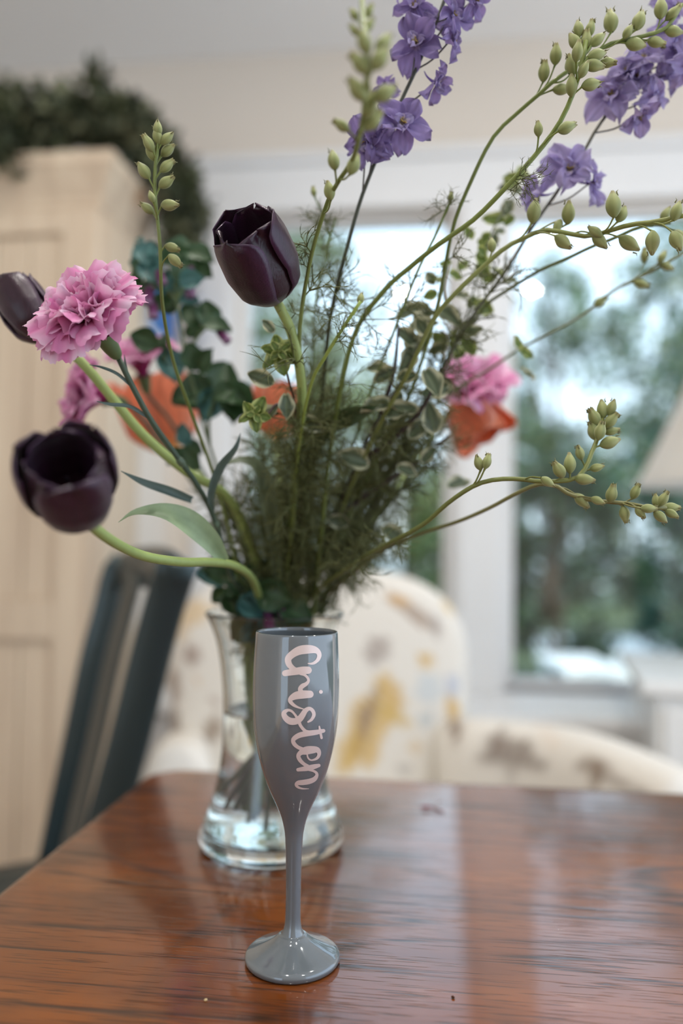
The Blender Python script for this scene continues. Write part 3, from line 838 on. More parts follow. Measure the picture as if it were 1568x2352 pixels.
larkspur('low larkspur spike bending up at its tip on the right side',
    [(690, 1405, .76), (735, 1350, .72), (790, 1310, .68), (850, 1271, .64), (910, 1239, .61), (974, 1203, .585), (1033, 1152, .565), (1088, 1116, .555), (1134, 1102, .55), (1189, 1100, .55), (1239, 1106, .545), (1285, 1105, .545), (1322, 1099, .545), (1345, 1074, .545), (1361, 1033, .55), (1372, 1006, .555), (1383, 960, .56)],
    [(1308, 1064, 44, 0, -1), (1283, 1079, 42, -.6, -.8), (1257, 1107, 34, .3, .2, -.012), (1342, 1101, 42, .9, .1), (1331, 1040, 34, -.4, -.9), (1370, 1074, 30, .9, -.2), (1400, 1016, 44, .95, -.3), (1363, 990, 42, -.3, -.9), (1378, 990, 40, .2, -.9, -.01), (1364, 958, 42, -.5, -.8), (1383, 940, 40, -.1, -1), (1404, 936, 34, .3, -.95), (1402, 966, 40, .6, -.7), (1403, 990, 34, .9, -.1), (1099, 1063, 34, -.3, -.95), (1118, 1060, 34, .3, -.95)],
    r0=.0021, r1=.0015, col=S(72, 80, 42), col2=S(120, 126, 66), feathers=[(.38, .58, 7, .028), (.55, .60, 4, .018, .2), (.62, .66, 3, .022)])
larkspur('low larkspur spike lying level, buds reaching furthest to the lower right',
    [(700, 1410, .79), (780, 1340, .74), (870, 1270, .69), (955, 1230, .65), (1051, 1198, .62), (1125, 1166, .60), (1184, 1134, .585), (1235, 1113, .575), (1276, 1116, .565), (1308, 1136, .56), (1354, 1148, .555), (1399, 1153, .55), (1445, 1157, .545), (1491, 1166, .54), (1530, 1166, .54)],
    [(1335, 1150, 40, .5, .6), (1372, 1150, 30, .2, .1, -.012), (1404, 1134, 40, .1, -1), (1434, 1181, 36, .1, 1), (1459, 1129, 36, .3, -.9), (1470, 1177, 30, .4, .7), (1489, 1168, 34, .9, 0, -.01), (1516, 1187, 36, .7, .6), (1541, 1166, 36, .95, 0), (1523, 1146, 36, .4, -.8), (1542, 1180, 30, .8, .5), (1506, 1150, 30, -.2, -1)],
    r0=.0017, r1=.0014, col=S(62, 66, 40), col2=S(128, 126, 78), feathers=[(.38, .58, 7, .028), (.56, .62, 5, .02, .3)], kind=BUDS[2:] + BUDS[:1])
larkspur('short bright green larkspur shoot with a feathery tip in the middle of the bunch',
    [(655, 1400, .76), (668, 1200, .69), (690, 1000, .62), (715, 880, .585), (745, 822, .57), (790, 750, .56), (828, 692, .555)],
    [(828, 686, 26, .2, -1)], r0=.0017, r1=.0012, col=S(80, 96, 44), col2=S(140, 156, 72), feathers=[(.38, .62, 24, .03), (.66, .82, 14, .026), (.93, .98, 4, .018)])
larkspur('thin larkspur shoot with a starry green tip right of the bunch centre',
    [(745, 1400, .78), (770, 1180, .73), (830, 960, .67), (905, 760, .62), (960, 620, .60), (1000, 540, .595), (1035, 458, .59)],
    [(1035, 452, 22, .1, -1)], r0=.0015, r1=.0009, col=S(70, 84, 42), col2=S(112, 128, 66), feathers=[(.38, .60, 19, .03), (.78, .9, 7, .022), (.985, 1, 3, .014)])
larkspur('thin larkspur shoot with wispy leaves behind the stem of the open tulip',
    [(640, 1395, .79), (680, 1150, .74), (712, 900, .69), (722, 740, .66), (735, 640, .65), (760, 540, .64), (770, 500, .635)],
    [(720, 440, 22, -.2, -1)], r0=.0015, r1=.0009, col=S(66, 82, 46), col2=S(110, 126, 76), feathers=[(.38, .60, 22, .032), (.72, .92, 16, .026), (.92, 1, 7, .024)])

# ---------------------------------------------------------------- tulips
def tulip_petal(H, R, W, a0, open_, seed, c_out, c_edge, c_base, tip=1.0):
    r = random.Random(seed)
    ph = [r.uniform(0, 6.28) for _ in range(3)]
    nv, nu = 18, 12
    rows, cols = [], []
    for i in range(nv + 1):
        v = i / nv
        rad = np.interp(v, [0, .08, .25, .5, .75, 1.0], [.12, .45, .86, 1.0, .97 + open_ * .35, .84 + open_ * .9]) * R
        w = W * (v ** 0.42) * (max(1 - v ** 7.0, 0.0) ** 0.5) + 0.0006
        row, cc = [], []
        for j in range(nu + 1):
            u = j / nu * 2 - 1
            ang = a0 + u * w / max(rad, R * 0.42)
            rr_ = rad * (1 + 0.04 * math.sin(3 * u + ph[0]) * v) - 0.10 * R * (1 - abs(u)) ** 4 * v * (1 if v > .2 else v * 5) - R * 0.06 * u * u * (v < .9)
            rr_ += 0.03 * R * v ** 3 * math.sin(5 * u + ph[1]) - .05 * R * max(0, v - .85) / .15
            z = H * (v + 0.02 * math.sin(4 * u + ph[2]) * v)
            row.append((rr_ * math.cos(ang), rr_ * math.sin(ang), z))
            e = abs(u) ** 3
            c = [c_out[k] * (1 - e * .7) + c_edge[k] * e * .7 for k in range(3)]
            if v < .25: c = [c[k] * v * 4 + c_base[k] * (1 - v * 4) for k in range(3)]
            st = 0.85 + 0.15 * math.cos(22 * u + 2 * math.sin(5 * v))
            cc.append([x * st for x in c])
        rows.append(row); cols.append(cc)
    return rows, cols
DK = (S(46, 12, 32), S(72, 40, 74), S(60, 14, 30))
OR = (S(255, 156, 112), S(255, 206, 184), S(255, 206, 104))
PK = (S(228, 90, 130), S(240, 150, 170), S(240, 120, 100))
def tulip(label, pts, base, axis, H, R, W, colors, opens=(0.0, 0.1), seed=1, r0=.0034, r1=.0032, stemcol=G_TUL, spin=0.0, leaves=()):
    th_ = thing('tulip', label, 'flower', (VB.x, VB.y, TZ + 0.02))
    pts = list(pts)
    m, q = make_stem(th_, pts + [base], r0, r1, S(112, 128, 66), 70, 12, col2=stemcol)
    m.build('stem', M_STEM, th_)
    A = Vector(axis).normalized()
    c = P(*base) - A * 0.001
    M = Matrix.Translation(c) @ frame(A) @ Matrix.Rotation(spin, 4, 'Z')
    for k in range(6):
        inner = k >= 3
        a0 = (k % 3) * 2 * math.pi / 3 + (math.pi / 3 if inner else 0)
        mm = MB()
        rows, cols = tulip_petal(H * (0.97 if inner else 1.0), R * (0.86 if inner else 1.0), W, a0, opens[1 if not inner else 0] + random.Random(seed + k).uniform(-.05, .1), seed * 10 + k, *colors)
        rows = [[M @ Vector(p) for p in row] for row in rows]
        mm.grid(rows, cols)
        o = mm.build('petal', M_TULIP if colors is DK else M_PETAL, th_)
        sol = o.modifiers.new('thickness', 'SOLIDIFY'); sol.thickness = 0.0006; sol.offset = 0
    # pistil and stamens
    mm = MB()
    mm.tube([M @ Vector((0, 0, z)) for z in (0.002, H * .2, H * .36)], [0.003, 0.0034, 0.0026], 8, S(150, 150, 90))
    for k in range(6):
        a = k * math.pi / 3
        mm.tube([M @ Vector((0.003 * math.cos(a), 0.003 * math.sin(a), 0.003)), M @ Vector((0.009 * math.cos(a), 0.009 * math.sin(a), H * .26)), M @ Vector((0.010 * math.cos(a), 0.010 * math.sin(a), H * .4))], [0.0008, 0.0009, 0.0014], 6, S(30, 20, 34))
    mm.build('stamens', M_STEM, th_)
    return th_, q

def blade(rows_px, fold=0.25, col=S(124, 142, 92), col2=S(160, 176, 132), nu=8, ax=(0, -1, 0)):
    """strap leaf: rows (px, py, Y, half width in px, twist radians)"""
    q = cr([tuple(P(a, b, c)) + (w * c / FPX, tw) for a, b, c, w, tw in rows_px], 26)
    rows, cols = [], []
    for i in range(len(q)):
        t_ = Vector(q[min(i + 1, len(q) - 1)][:3] - q[max(i - 1, 0)][:3]).normalized()
        v = Vector(ax)
        s = t_.cross(v).normalized()
        s = Quaternion(t_, q[i][4]) @ s
        nn = s.cross(t_)
        row, cc = [], []
        for j in range(nu + 1):
            u = j / nu * 2 - 1
            row.append(Vector(q[i][:3]) + s * (u * q[i][3]) + nn * (fold * q[i][3] * u * u))
            k_ = 0.5 + 0.5 * math.cos(16 * u)
            cc.append([col[z] + (col2[z] - col[z]) * (0.2 + 0.5 * abs(u) + 0.2 * k_) for z in range(3)])
        rows.append(row); cols.append(cc)
    m = MB(); m.grid(rows, cols); return m

tulip('open near-black tulip, upper centre, left of the larkspur stems',
    [(640, 1400, .77), (672, 1150, .70), (692, 950, .62), (688, 850, .59), (668, 760, .575)], (634, 690, .565), (-.28, -.78, .54), .067, .0272, .0285, DK, (-0.04, 0.02), 3, .0036, .0036, spin=.35)
t2, _ = tulip('blurred near-black tulip drooping closest to the camera at the lower left',
    [(600, 1400, .74), (582, 1335, .68), (540, 1300, .62), (480, 1291, .585), (420, 1291, .555), (330, 1277, .52), (250, 1238, .475)], (178, 1178, .44), (.12, -.85, .50), .055, .0255, .027, DK, (0.0, 0.06), 5, .0034, .0032, spin=.9)
m = blade([(515, 1288, .60, 12, .2), (480, 1240, .59, 24, .3), (430, 1200, .58, 30, .5), (370, 1178, .57, 25, .8), (310, 1180, .565, 14, 1.0), (272, 1200, .56, 1.5, 1.1)], .3, S(112, 132, 92), S(158, 178, 142))
m.build('leaf', M_LEAF, t2, label='broad grey green tulip leaf curving left')
t3, _ = tulip('near-black tulip half hidden behind the front pink carnation',
    [(610, 1400, .77), (575, 1250, .72), (520, 1140, .68), (430, 1085, .645), (330, 1000, .625), (250, 905, .61), (195, 840, .60), (150, 800, .60)], (102, 782, .60), (-.52, .10, .80), .054, .0200, .024, DK, (0, 0.02), 9, .0046, .0036, spin=.2)
m = blade([(640, 1330, .72, 10, 0), (620, 1180, .68, 18, .2), (600, 1090, .66, 22, .7), (560, 1060, .65, 18, 1.0), (505, 1075, .645, 8, 1.1), (490, 1110, .64, 1, 1.1)], .3, S(84, 98, 68), S(118, 130, 102))
m.build('leaf', M_LEAF, t3, label='dull grey green leaf folded over the stems')
t4, _ = tulip('orange and pink tulip out of focus at the left behind the carnations',
    [(620, 1400, .80), (560, 1240, .84), (490, 1130, .88), (430, 1070, .91)], (380, 1040, .93), (-.12, -.1, 1), .088, .047, .046, OR, (.05, .35), 13, spin=.5)
t5, _ = tulip('orange tulip out of focus hidden behind the middle of the bunch',
    [(650, 1400, .80), (645, 1200, .85), (640, 1080, .88)], (635, 1010, .90), (.05, -.1, 1), .065, .03, .032, OR, (0, .12), 15, spin=.2)
t6, _ = tulip('orange red tulip out of focus hanging at the right of the bunch',
    [(720, 1400, .81), (830, 1240, .84), (950, 1060, .87), (1020, 960, .89)], (1050, 900, .90), (.42, -.2, -.75), .066, .030, .034, OR, (.1, .5), 17, spin=1.0)
m = blade([(700, 1100, .70, 10, 0), (740, 990, .66, 20, .3), (800, 955, .64, 24, .5), (850, 938, .63, 10, .6), (868, 930, .63, 1, .6)], .3, S(50, 66, 40), S(78, 92, 60))
m.build('leaf', M_LEAF, t5, label='dark green leaf')

# ---------------------------------------------------------------- carnations
def carnation(label, pts, base, axis, size, cols3, seed, r0=.0021, r1=.0021, n_pet=46, leaves=(), spread=1.0, res=(14, 20)):
    th_ = thing('carnation', label, 'flower', (VB.x, VB.y, TZ + 0.02))
    r = random.Random(seed)
    A = Vector(axis).normalized()
    b0 = P(*base)
    m, q = make_stem(th_, list(pts) + [base], r0, r1, S(60, 78, 66), 70, 10, col2=S(66, 82, 64))
    for k in (0.42, 0.56, 0.70, 0.84):                 # swollen joints
        i = int(k * 69); p = Vector(q[i]); t_ = Vector(q[i + 1] - q[i - 1]).normalized()
        m.tube([p - t_ * .004, p - t_ * .0015, p + t_ * .0012, p + t_ * .004], [r0, r0 * 1.45, r0 * 1.5, r0], 10, S(84, 100, 80), caps=False)
    m.build('stem', M_STEM, th_)
    cl = size * 0.42
    mm = MB()
    prof_ = cr([(0.0022, 0, 0), (0.0042, cl * .12, 0), (0.0058, cl * .45, 0), (0.0066, cl * .8, 0), (0.0086, cl, 0)], 12)
    F = Matrix.Translation(b0) @ frame(A)
    rows = [[F @ Vector((a[0] * math.cos(k * math.pi / 10), a[0] * math.sin(k * math.pi / 10), a[1])) for k in range(20)] for a in prof_]
    mm.grid(rows, [[S(92, 108, 70)] * 20] * 12, close=True)
    mm.build('calyx', M_STEM, th_)
    deep, mid, edge = cols3
    golden = 2.39996
    nv, nu = res
    for k in range(n_pet):
        f = k / (n_pet - 1)                            # 0 inner .. 1 outer
        az = k * golden + r.uniform(-.25, .25)
        th0 = 0.05 + 0.25 * f
        th1 = (0.15 + 1.95 * f ** 0.8) * spread + r.uniform(-.2, .2)
        L = size * (0.74 + 0.34 * f) * r.uniform(.9, 1.08)
        Wm = size * (0.30 + 0.20 * f) * r.uniform(.85, 1.15)
        ph = [r.uniform(0, 6.28) for _ in range(6)]
        rows, cols = [], []
        rad, zz = 0.002, cl * 0.75
        ds = L / nv
        fold = r.uniform(-.5, .5)
        for i in range(nv + 1):
            v = i / nv
            th_a = th0 + (th1 - th0) * min(1, max(0, (v - .2) / .65)) ** 1.1
            w = Wm * (0.10 + 0.90 * (max(v - .12, 0) / .88) ** 1.05)
            if v > .9: w *= 1 - 1.2 * (v - .9)
            row, cc = [], []
            for j in range(nu + 1):
                u = j / nu * 2 - 1
                am = v ** 2 * size
                off = (1.15 - .55 * f) * am * (.085 * math.sin(3.6 * u + ph[0]) + .035 * math.sin(8.5 * u + ph[1] + 3 * v) + .010 * math.sin(15 * u + ph[2])) + fold * am * .22 * abs(u) + .12 * am * u * u
                ln = 0.0
                if i == nv: ln = size * (.05 * (1 - 1.6 * u * u) + .022 * math.sin(9 * u + ph[3]) + (.013 if j % 2 else -.013))
                elif v > .8: ln = size * (.05 * (1 - 1.6 * u * u)) * (v - .8) / .2
                rr_ = rad + math.sin(th_a) * ln + math.cos(th_a) * off
                z_ = zz + math.cos(th_a) * ln - math.sin(th_a) * off
                side = u * w
                row.append(F @ Vector((rr_ * math.cos(az) - side * math.sin(az), rr_ * math.sin(az) + side * math.cos(az), z_)))
                t1 = min(1, v * 1.25)
                c = [deep[x] + (mid[x] - deep[x]) * min(1, max(0, (v - .3) / .5)) for x in range(3)]
                ew = max(0, (v - .78) / .22) ** 1.3 * (0.5 + .5 * math.sin(5 * u + ph[4])) + 0.25 * max(0, (v - .6)) * (1 + math.sin(9 * u + ph[5]))
                ew = min(1, ew)
                c = [c[x] * (1 - ew) + edge[x] * ew for x in range(3)]
                g = 0.95 + .06 * math.cos(20 * u)
                cc.append([x * g for x in c])
            rows.append(row); cols.append(cc)
            rad += math.sin(th_a) * ds; zz += math.cos(th_a) * ds
        mm = MB(); mm.grid(rows, cols)
        mm.build('petal', M_PETAL, th_)
    for lf in leaves:
        blade(lf, .5, S(58, 76, 70), S(96, 112, 104), 4).build('leaf', M_LEAF, th_)
    return th_
PINK = (S(204, 70, 140), S(226, 134, 186), S(244, 216, 234))
PINKB = (S(190, 70, 136), S(222, 136, 186), S(236, 196, 220))
carnation('frilly pink carnation in sharp focus on the left, largest pink bloom',
    [(590, 1400, .76), (535, 1330, .70), (510, 1255, .66), (487, 1180, .635), (450, 1110, .615), (400, 1040, .595), (345, 962, .58), (303, 885, .568)], (272, 822, .562), (-.32, -.76, .57), .053, PINK, 4, n_pet=52,
    leaves=[[(303, 888, .568, 3, 0), (270, 860, .562, 4, .3), (235, 845, .556, 3.5, .4), (205, 838, .552, .6, .5)],
            [(345, 962, .58, 3, 0), (300, 935, .57, 5, .2), (255, 930, .56, 4.5, .3), (222, 922, .555, .8, .4)],
            [(440, 1148, .62, 8, 0), (390, 1130, .60, 11, .3), (330, 1110, .59, 9, .5), (277, 1082, .58, .8, .6)],
            [(487, 1182, .635, 5, 0), (484, 1130, .62, 9, .5), (505, 1075, .61, 10, .3), (540, 1030, .60, 6, .2), (552, 995, .60, .6, .2)],
            [(303, 886, .568, 2.5, 0), (290, 850, .57, 3.5, .2), (285, 815, .572, .6, .3)]])
carnation('magenta pink carnation seen from the side, out of focus under the front carnation',
    [(600, 1400, .79), (540, 1270, .80), (470, 1150, .81), (400, 1050, .81), (340, 980, .81)], (292, 925, .77), (-.85, -.5, .1), .050, PINKB, 21, n_pet=34, spread=.85, res=(8, 8))
carnation('pink carnation out of focus above the orange tulip at the left',
    [(610, 1400, .80), (560, 1250, .83), (480, 1110, .85), (400, 980, .86)], (338, 905, .84), (-.1, -.5, .85), .050, PINK, 33, n_pet=30, spread=.75, res=(8, 8))
carnation('bright pink carnation out of focus above the orange red tulip at the right',
    [(720, 1400, .82), (820, 1220, .86), (940, 1060, .90), (1030, 970, .92)], (1072, 955, .90), (.05, -.75, .6), .055, PINK, 41, n_pet=30, spread=.7, res=(8, 8))

# ---------------------------------------------------------------- variegated foliage sprigs
def oval_leaf_mesh(seed, inner, edge, ratio=.36, curl=.5):
    r = random.Random(seed)
    ph = [r.uniform(0, 6.28) for _ in range(3)]
    m = MB(); rows, cols = [], []
    for i in range(13):
        v = i / 12
        w = ratio * (math.sin(math.pi * min(.03 + v * .95, 1)) ** .8) * (1 - .25 * (v - .4))
        row, cc = [], []
        for j in range(9):
            u = j / 8 * 2 - 1
            z = .22 * ratio * 2 * u * u - curl * v * v * .45 + .05 * math.sin(7 * v + 3 * u + ph[0]) * abs(u) + .03 * math.sin(13 * v + ph[1]) * u
            row.append((u * w, v, z))
            e = max(abs(u), (abs(v - .5) * 2) ** 3)
            k_ = min(1, max(0, (e - (.62 + .12 * math.sin(9 * v + ph[2]))) / .18))
            g = .85 + .15 * (abs(u) < .06) * 3
            cc.append([(inner[x] * (1 - k_) + edge[x] * k_) * g for x in range(3)])
        rows.append(row); cols.append(cc)
    m.grid(rows, cols)
    return m.mesh('leaf', M_LEAF)
VAR = [oval_leaf_mesh(s, S(88, 100, 72), S(206, 204, 168), .34, .5 + .2 * (s % 3)) for s in range(4)]
VARG = [oval_leaf_mesh(s + 9, S(104, 124, 56), S(196, 204, 128), .38, .4) for s in range(3)]
HON = [oval_leaf_mesh(s + 30, S(58, 84, 50), S(64, 92, 62), .46, .7) for s in range(3)]
HONB = [oval_leaf_mesh(s + 40, S(74, 116, 112), S(84, 128, 124), .44, .6) for s in range(2)]
def leaf_at(th_, meshes, px, py, Y, Lpx, dx, dy, dz=-.2, spin=None):
    c = P(px, py, Y); L = Lpx * Y / FPX
    along = (_r * dx - _u * dy + Vector((0, dz, 0))).normalized()
    nrm = Vector((RR.uniform(-.5, .5), -1, RR.uniform(-.2, .8)))
    nrm = (nrm - along * nrm.dot(along)).normalized()
    x = along.cross(nrm)
    M = Matrix(((x.x, along.x, nrm.x, 0), (x.y, along.y, nrm.y, 0), (x.z, along.z, nrm.z, 0), (0, 0, 0, 1)))
    if spin: M = M @ Matrix.Rotation(spin, 4, 'Y')
    inst('leaf', RR.choice(meshes), Matrix.Translation(c) @ M @ Matrix.Scale(L, 4), th_)
def sprig(name, label, cat, stems, r0, r1, col, leaves):
    th_ = thing(name, label, cat, (VB.x, VB.y, TZ + 0.02))
    m = MB()
    for k, pts in enumerate(stems):
        w = [P(*p) for p in pts]
        if k == 0: w = vase_tail(w[0]) + w
        q = cr([tuple(v) for v in w], 50)
        m.tube(q, [r0 + (r1 - r0) * i / 49 for i in range(50)], 8, col)
    m.build('stem', M_STEM, th_)
    for meshes, px, py, Y, L, dx, dy, *rest in leaves:
        leaf_at(th_, meshes, px, py, Y, L, dx, dy, *(rest or []))
    return th_
ros = lambda px, py, Y, L, n, ms, a0=0.0: [(ms, px, py, Y, L * RR.uniform(.85, 1.1), math.cos(a0 + k * 6.283 / n), math.sin(a0 + k * 6.283 / n), RR.uniform(-.5, .1)) for k in range(n)]
sprig('variegated_sprig', 'variegated sprig with yellow green leaf rosettes below the open tulip', 'foliage',
    [[(660, 1395, .76), (690, 1150, .69), (685, 980, .635), (665, 880, .60), (645, 812, .585)], [(685, 980, .635), (640, 930, .61), (615, 950, .60), (588, 955, .592)]],
    .0016, .0008, S(70, 50, 46),
    ros(642, 812, .583, 52, 6, VARG, .3) + ros(642, 808, .578, 30, 4, VARG, .9) + ros(585, 953, .59, 44, 5, VARG, .2) + ros(585, 952, .586, 24, 3, VARG, 1)
    + [(VAR, 630, 880, .61, 66, -1, -.35), (VAR, 655, 905, .60, 60, .1, 1), (VAR, 640, 935, .62, 60, -.7, .5), (VAR, 690, 960, .63, 60, .8, .5), (VAR, 628, 765, .60, 40, -.6, -.8)])
big = []
for px, py, Y in [(948, 800, .64), (925, 755, .635), (905, 845, .635), (968, 860, .625), (905, 930, .64), (960, 945, .635), (880, 960, .64), (985, 780, .65), (870, 1000, .66), (1000, 990, .66), (940, 1010, .66), (830, 1060, .68), (900, 1080, .69), (985, 1075, .69), (795, 1120, .70), (860, 1150, .71), (1010, 720, .65), (1030, 900, .66), (765, 1190, .71), (980, 700, .65), (890, 1210, .72), (1030, 1110, .70)]:
    for _ in range(2 if py < 940 else 1):
        a = RR.uniform(0, 6.28)
        big.append((VAR, px + RR.uniform(-16, 16), py + RR.uniform(-16, 16), Y + RR.uniform(-.015, .015), RR.uniform(46, 78), math.cos(a), math.sin(a), RR.uniform(-.6, .4)))
sprig('variegated_sprig', 'bushy variegated sprig with cream edged leaves on a dark woody stem in the centre', 'foliage',
    [[(700, 1395, .77), (760, 1200, .715), (770, 1180, .71), (820, 1060, .68), (875, 950, .65), (930, 860, .64), (985, 740, .65)], [(820, 1060, .68), (900, 1010, .66), (975, 930, .64), (1000, 860, .63)], [(875, 950, .65), (905, 850, .635), (915, 745, .635)], [(760, 1200, .715), (850, 1130, .70), (960, 1060, .69), (1030, 1000, .68)]],
    .0022, .001, S(52, 40, 42), big)
bg = []
for px, py, Y in [(1060, 760, .68), (1085, 690, .68), (1105, 620, .68), (1130, 545, .68), (1180, 445, .69), (1010, 660, .66), (1095, 560, .68), (1170, 500, .69), (1040, 620, .67), (1150, 640, .68), (1200, 425, .69), (1075, 820, .69), (1020, 800, .68)]:
    for _ in range(3):
        a = RR.uniform(0, 6.28)
        bg.append((VARG if RR.random() < .6 else VAR, px + RR.uniform(-14, 14), py + RR.uniform(-14, 14), Y + RR.uniform(-.015, .015), RR.uniform(30, 54), math.cos(a), math.sin(a), RR.uniform(-.5, .4)))
bg += [(VARG, 1190, 805, .70, 36, -.2, -1), (VARG, 1195, 805, .70, 34, .8, .5), (VAR, 1195, 850, .71, 40, .8, .5)]
sprig('variegated_sprig', 'pale small leaved sprig behind the larkspur stems at the right', 'foliage',
    [[(735, 1395, .80), (800, 1240, .77), (900, 1060, .74), (1000, 880, .70), (1060, 760, .685), (1100, 620, .68), (1135, 520, .68), (1195, 430, .69)], [(1060, 760, .685), (1020, 680, .67), (1030, 600, .67)]],
    .0018, .0007, S(92, 96, 70), bg)

# ---------------------------------------------------------------- honeywort sprigs
def bell_mesh():
    m = MB()
    pr_ = [(0.10, 0), (.22, .12), (.26, .4), (.25, .7), (.28, .92), (.24, 1.0)]
    cs = [S(70, 48, 70), S(84, 50, 80), S(110, 52, 92), S(120, 60, 108), S(160, 124, 156), S(172, 146, 168)]
    rows = [[(r * math.cos(k * .5236), r * math.sin(k * .5236), z) for k in range(12)] for r, z in pr_]
    m.grid(rows, [[c] * 12 for c in cs], close=True)
    return m.mesh('bell_flower', M_PETAL)
BELL = bell_mesh()
def honeywort(label, stems, leaves, bells, r0=.002, r1=.0014, col=S(96, 112, 72)):
    th_ = sprig('honeywort_sprig', label, 'flower', stems, r0, r1, col, leaves)
    for px, py, Y, L, dx, dy in bells:
        a = (_r * dx - _u * dy + Vector((0, -.2, 0))).normalized()
        inst('bell_flower', BELL, xf(P(px, py, Y), a, L * Y / FPX), th_, 'magenta purple bell shaped flower')
    return th_
lv = []
for px, py, n, L in [(350, 600, 5, 62), (440, 590, 6, 70), (400, 640, 4, 60), (330, 650, 3, 50), (470, 750, 5, 66), (405, 690, 2, 60), (500, 905, 6, 84), (375, 800, 4, 70), (430, 1030, 4, 60), (455, 860, 2, 60), (545, 900, 2, 60)]:
    for _ in range(n):
        a = RR.uniform(0, 6.28)
        lv.append((HONB if RR.random() < .25 else HON, px + RR.uniform(-14, 14), py + RR.uniform(-14, 14), .76 + RR.uniform(-.03, .03), L * RR.uniform(.8, 1.15), math.cos(a), math.sin(a) * .8 + .2, RR.uniform(-.6, .4)))
honeywort('leafy honeywort sprig with purple bells out of focus behind the left bud spike',
    [[(590, 1395, .79), (540, 1200, .78), (480, 1020, .77), (430, 830, .76), (405, 690, .76), (400, 600, .76)], [(430, 830, .76), (450, 780, .76), (472, 752, .76)], [(480, 1020, .77), (480, 960, .76), (500, 905, .76)], [(405, 690, .76), (360, 640, .76), (345, 600, .76)], [(405, 690, .76), (435, 630, .76), (445, 585, .76)]],
    lv, [(345, 655, .75, 50, -.1, 1), (350, 690, .75, 44, .1, 1), (435, 640, .75, 46, .1, 1), (500, 758, .75, 40, .6, .7), (362, 620, .74, 40, .4, 1), (440, 610, .74, 40, 0, 1)])
lv = []
for px, py, n, L, Y in [(560, 1370, 5, 84, .735), (600, 1350, 5, 90, .73), (640, 1390, 4, 80, .73), (545, 1310, 4, 80, .75), (590, 1420, 3, 70, .735), (520, 1360, 3, 60, .75)]:
    for _ in range(n):
        a = RR.uniform(0, 6.28)
        lv.append((HONB if RR.random() < .2 else HON, px + RR.uniform(-12, 12), py + RR.uniform(-12, 12), Y + RR.uniform(-.015, .01), L * RR.uniform(.8, 1.1), math.cos(a), abs(math.sin(a)) * .6 + .1, RR.uniform(-.6, .2)))
honeywort('honeywort sprig with a magenta bell drooping over the mouth of the vase',
    [[(600, 1410, .76), (590, 1360, .745), (600, 1330, .735), (615, 1370, .725)]], lv, [(614, 1402, .718, 46, .15, 1), (640, 1385, .72, 36, .4, 1)])
# loose dense ferny growth low in the bunch, where single leaves cannot be told apart
bush = thing('fennel_bunch', 'dense dark feathery greenery filling the centre of the bunch above the vase', 'foliage', (VB.x, VB.y, TZ + 0.02))
m = MB()
bq = []
for pts in [[(620, 1400, .76), (610, 1250, .72), (600, 1110, .70), (610, 1010, .69)], [(650, 1400, .75), (660, 1230, .70), (690, 1060, .66), (700, 930, .64)], [(690, 1400, .76), (760, 1230, .72), (840, 1080, .70), (900, 980, .69)], [(720, 1400, .78), (830, 1240, .75), (930, 1110, .73), (1000, 1000, .72)],
            [(600, 1400, .77), (560, 1250, .75), (545, 1130, .74)], [(670, 1400, .79), (690, 1200, .77), (720, 1000, .76), (740, 880, .75)], [(710, 1400, .80), (800, 1230, .79), (880, 1060, .78), (940, 900, .77)]]:
    w = [P(*p) for p in pts]; w = vase_tail(w[0]) + w
    q = cr([tuple(v) for v in w], 60); bq.append(q)
    m.tube(q, [.0018 - .0009 * i / 59 for i in range(60)], 7, S(62, 72, 40))
m.build('stem', M_STEM, bush)
for q in bq:
    add_feathers(bush, q, .46, 1.0, 46, .034)

# ---------------------------------------------------------------- small things on the table
c = PZ(978, 1858, TZ)
m = MB()
rows, cols = [], []
for i in range(9):
    v = i / 8
    w = .0042 * math.sin(math.pi * (.1 + .8 * v)) ** .7
    rows.append([(c.x - .006 + v * .012, c.y + u * w, c.z + .0012 + .0025 * (1 - u * u) * math.sin(math.pi * v) + .001 * u * u) for u in (-1, -.5, 0, .5, 1)])
    cols.append([S(150, 20, 36)] * 5)
m.grid(rows, cols)
m.tube(cr([(c.x + .005, c.y, c.z + .0022), (c.x + .011, c.y - .004, c.z + .0012), (c.x + .017, c.y - .010, c.z + .0008)], 8), .0007, 6, S(150, 60, 70))
m.tube(cr([(c.x + .005, c.y, c.z + .0022), (c.x + .012, c.y + .006, c.z + .003), (c.x + .018, c.y + .010, c.z + .006)], 8), .0005, 6, S(170, 130, 120))
o = tag(m.build('fallen_petal', M_PETAL, None, True, loc=c), 'small red petal fallen on the table right of the vase', 'petal')
for k, (px, py, lab) in enumerate([(472, 2299, 'pale crumb on the table left of the flute foot, near the bottom edge'), (1040, 2293, 'brown speck on the table right of the flute foot')]):
    c = PZ(px, py, TZ)
    bm = bmesh.new(); bmesh.ops.create_icosphere(bm, subdivisions=2, radius=.0011)
    for v in bm.verts:
        v.co *= random.uniform(.75, 1.25); v.co.z *= .6
    lo = min(v.co.z for v in bm.verts)
    for v in bm.verts: v.co.z -= lo
    m = MB(); m.add_bm(bm, Matrix.Translation(c), S(214, 186, 140) if k == 0 else S(70, 44, 30))
    tag(m.build('crumb', M_FABRIC, None, True, loc=c), lab, 'crumb')

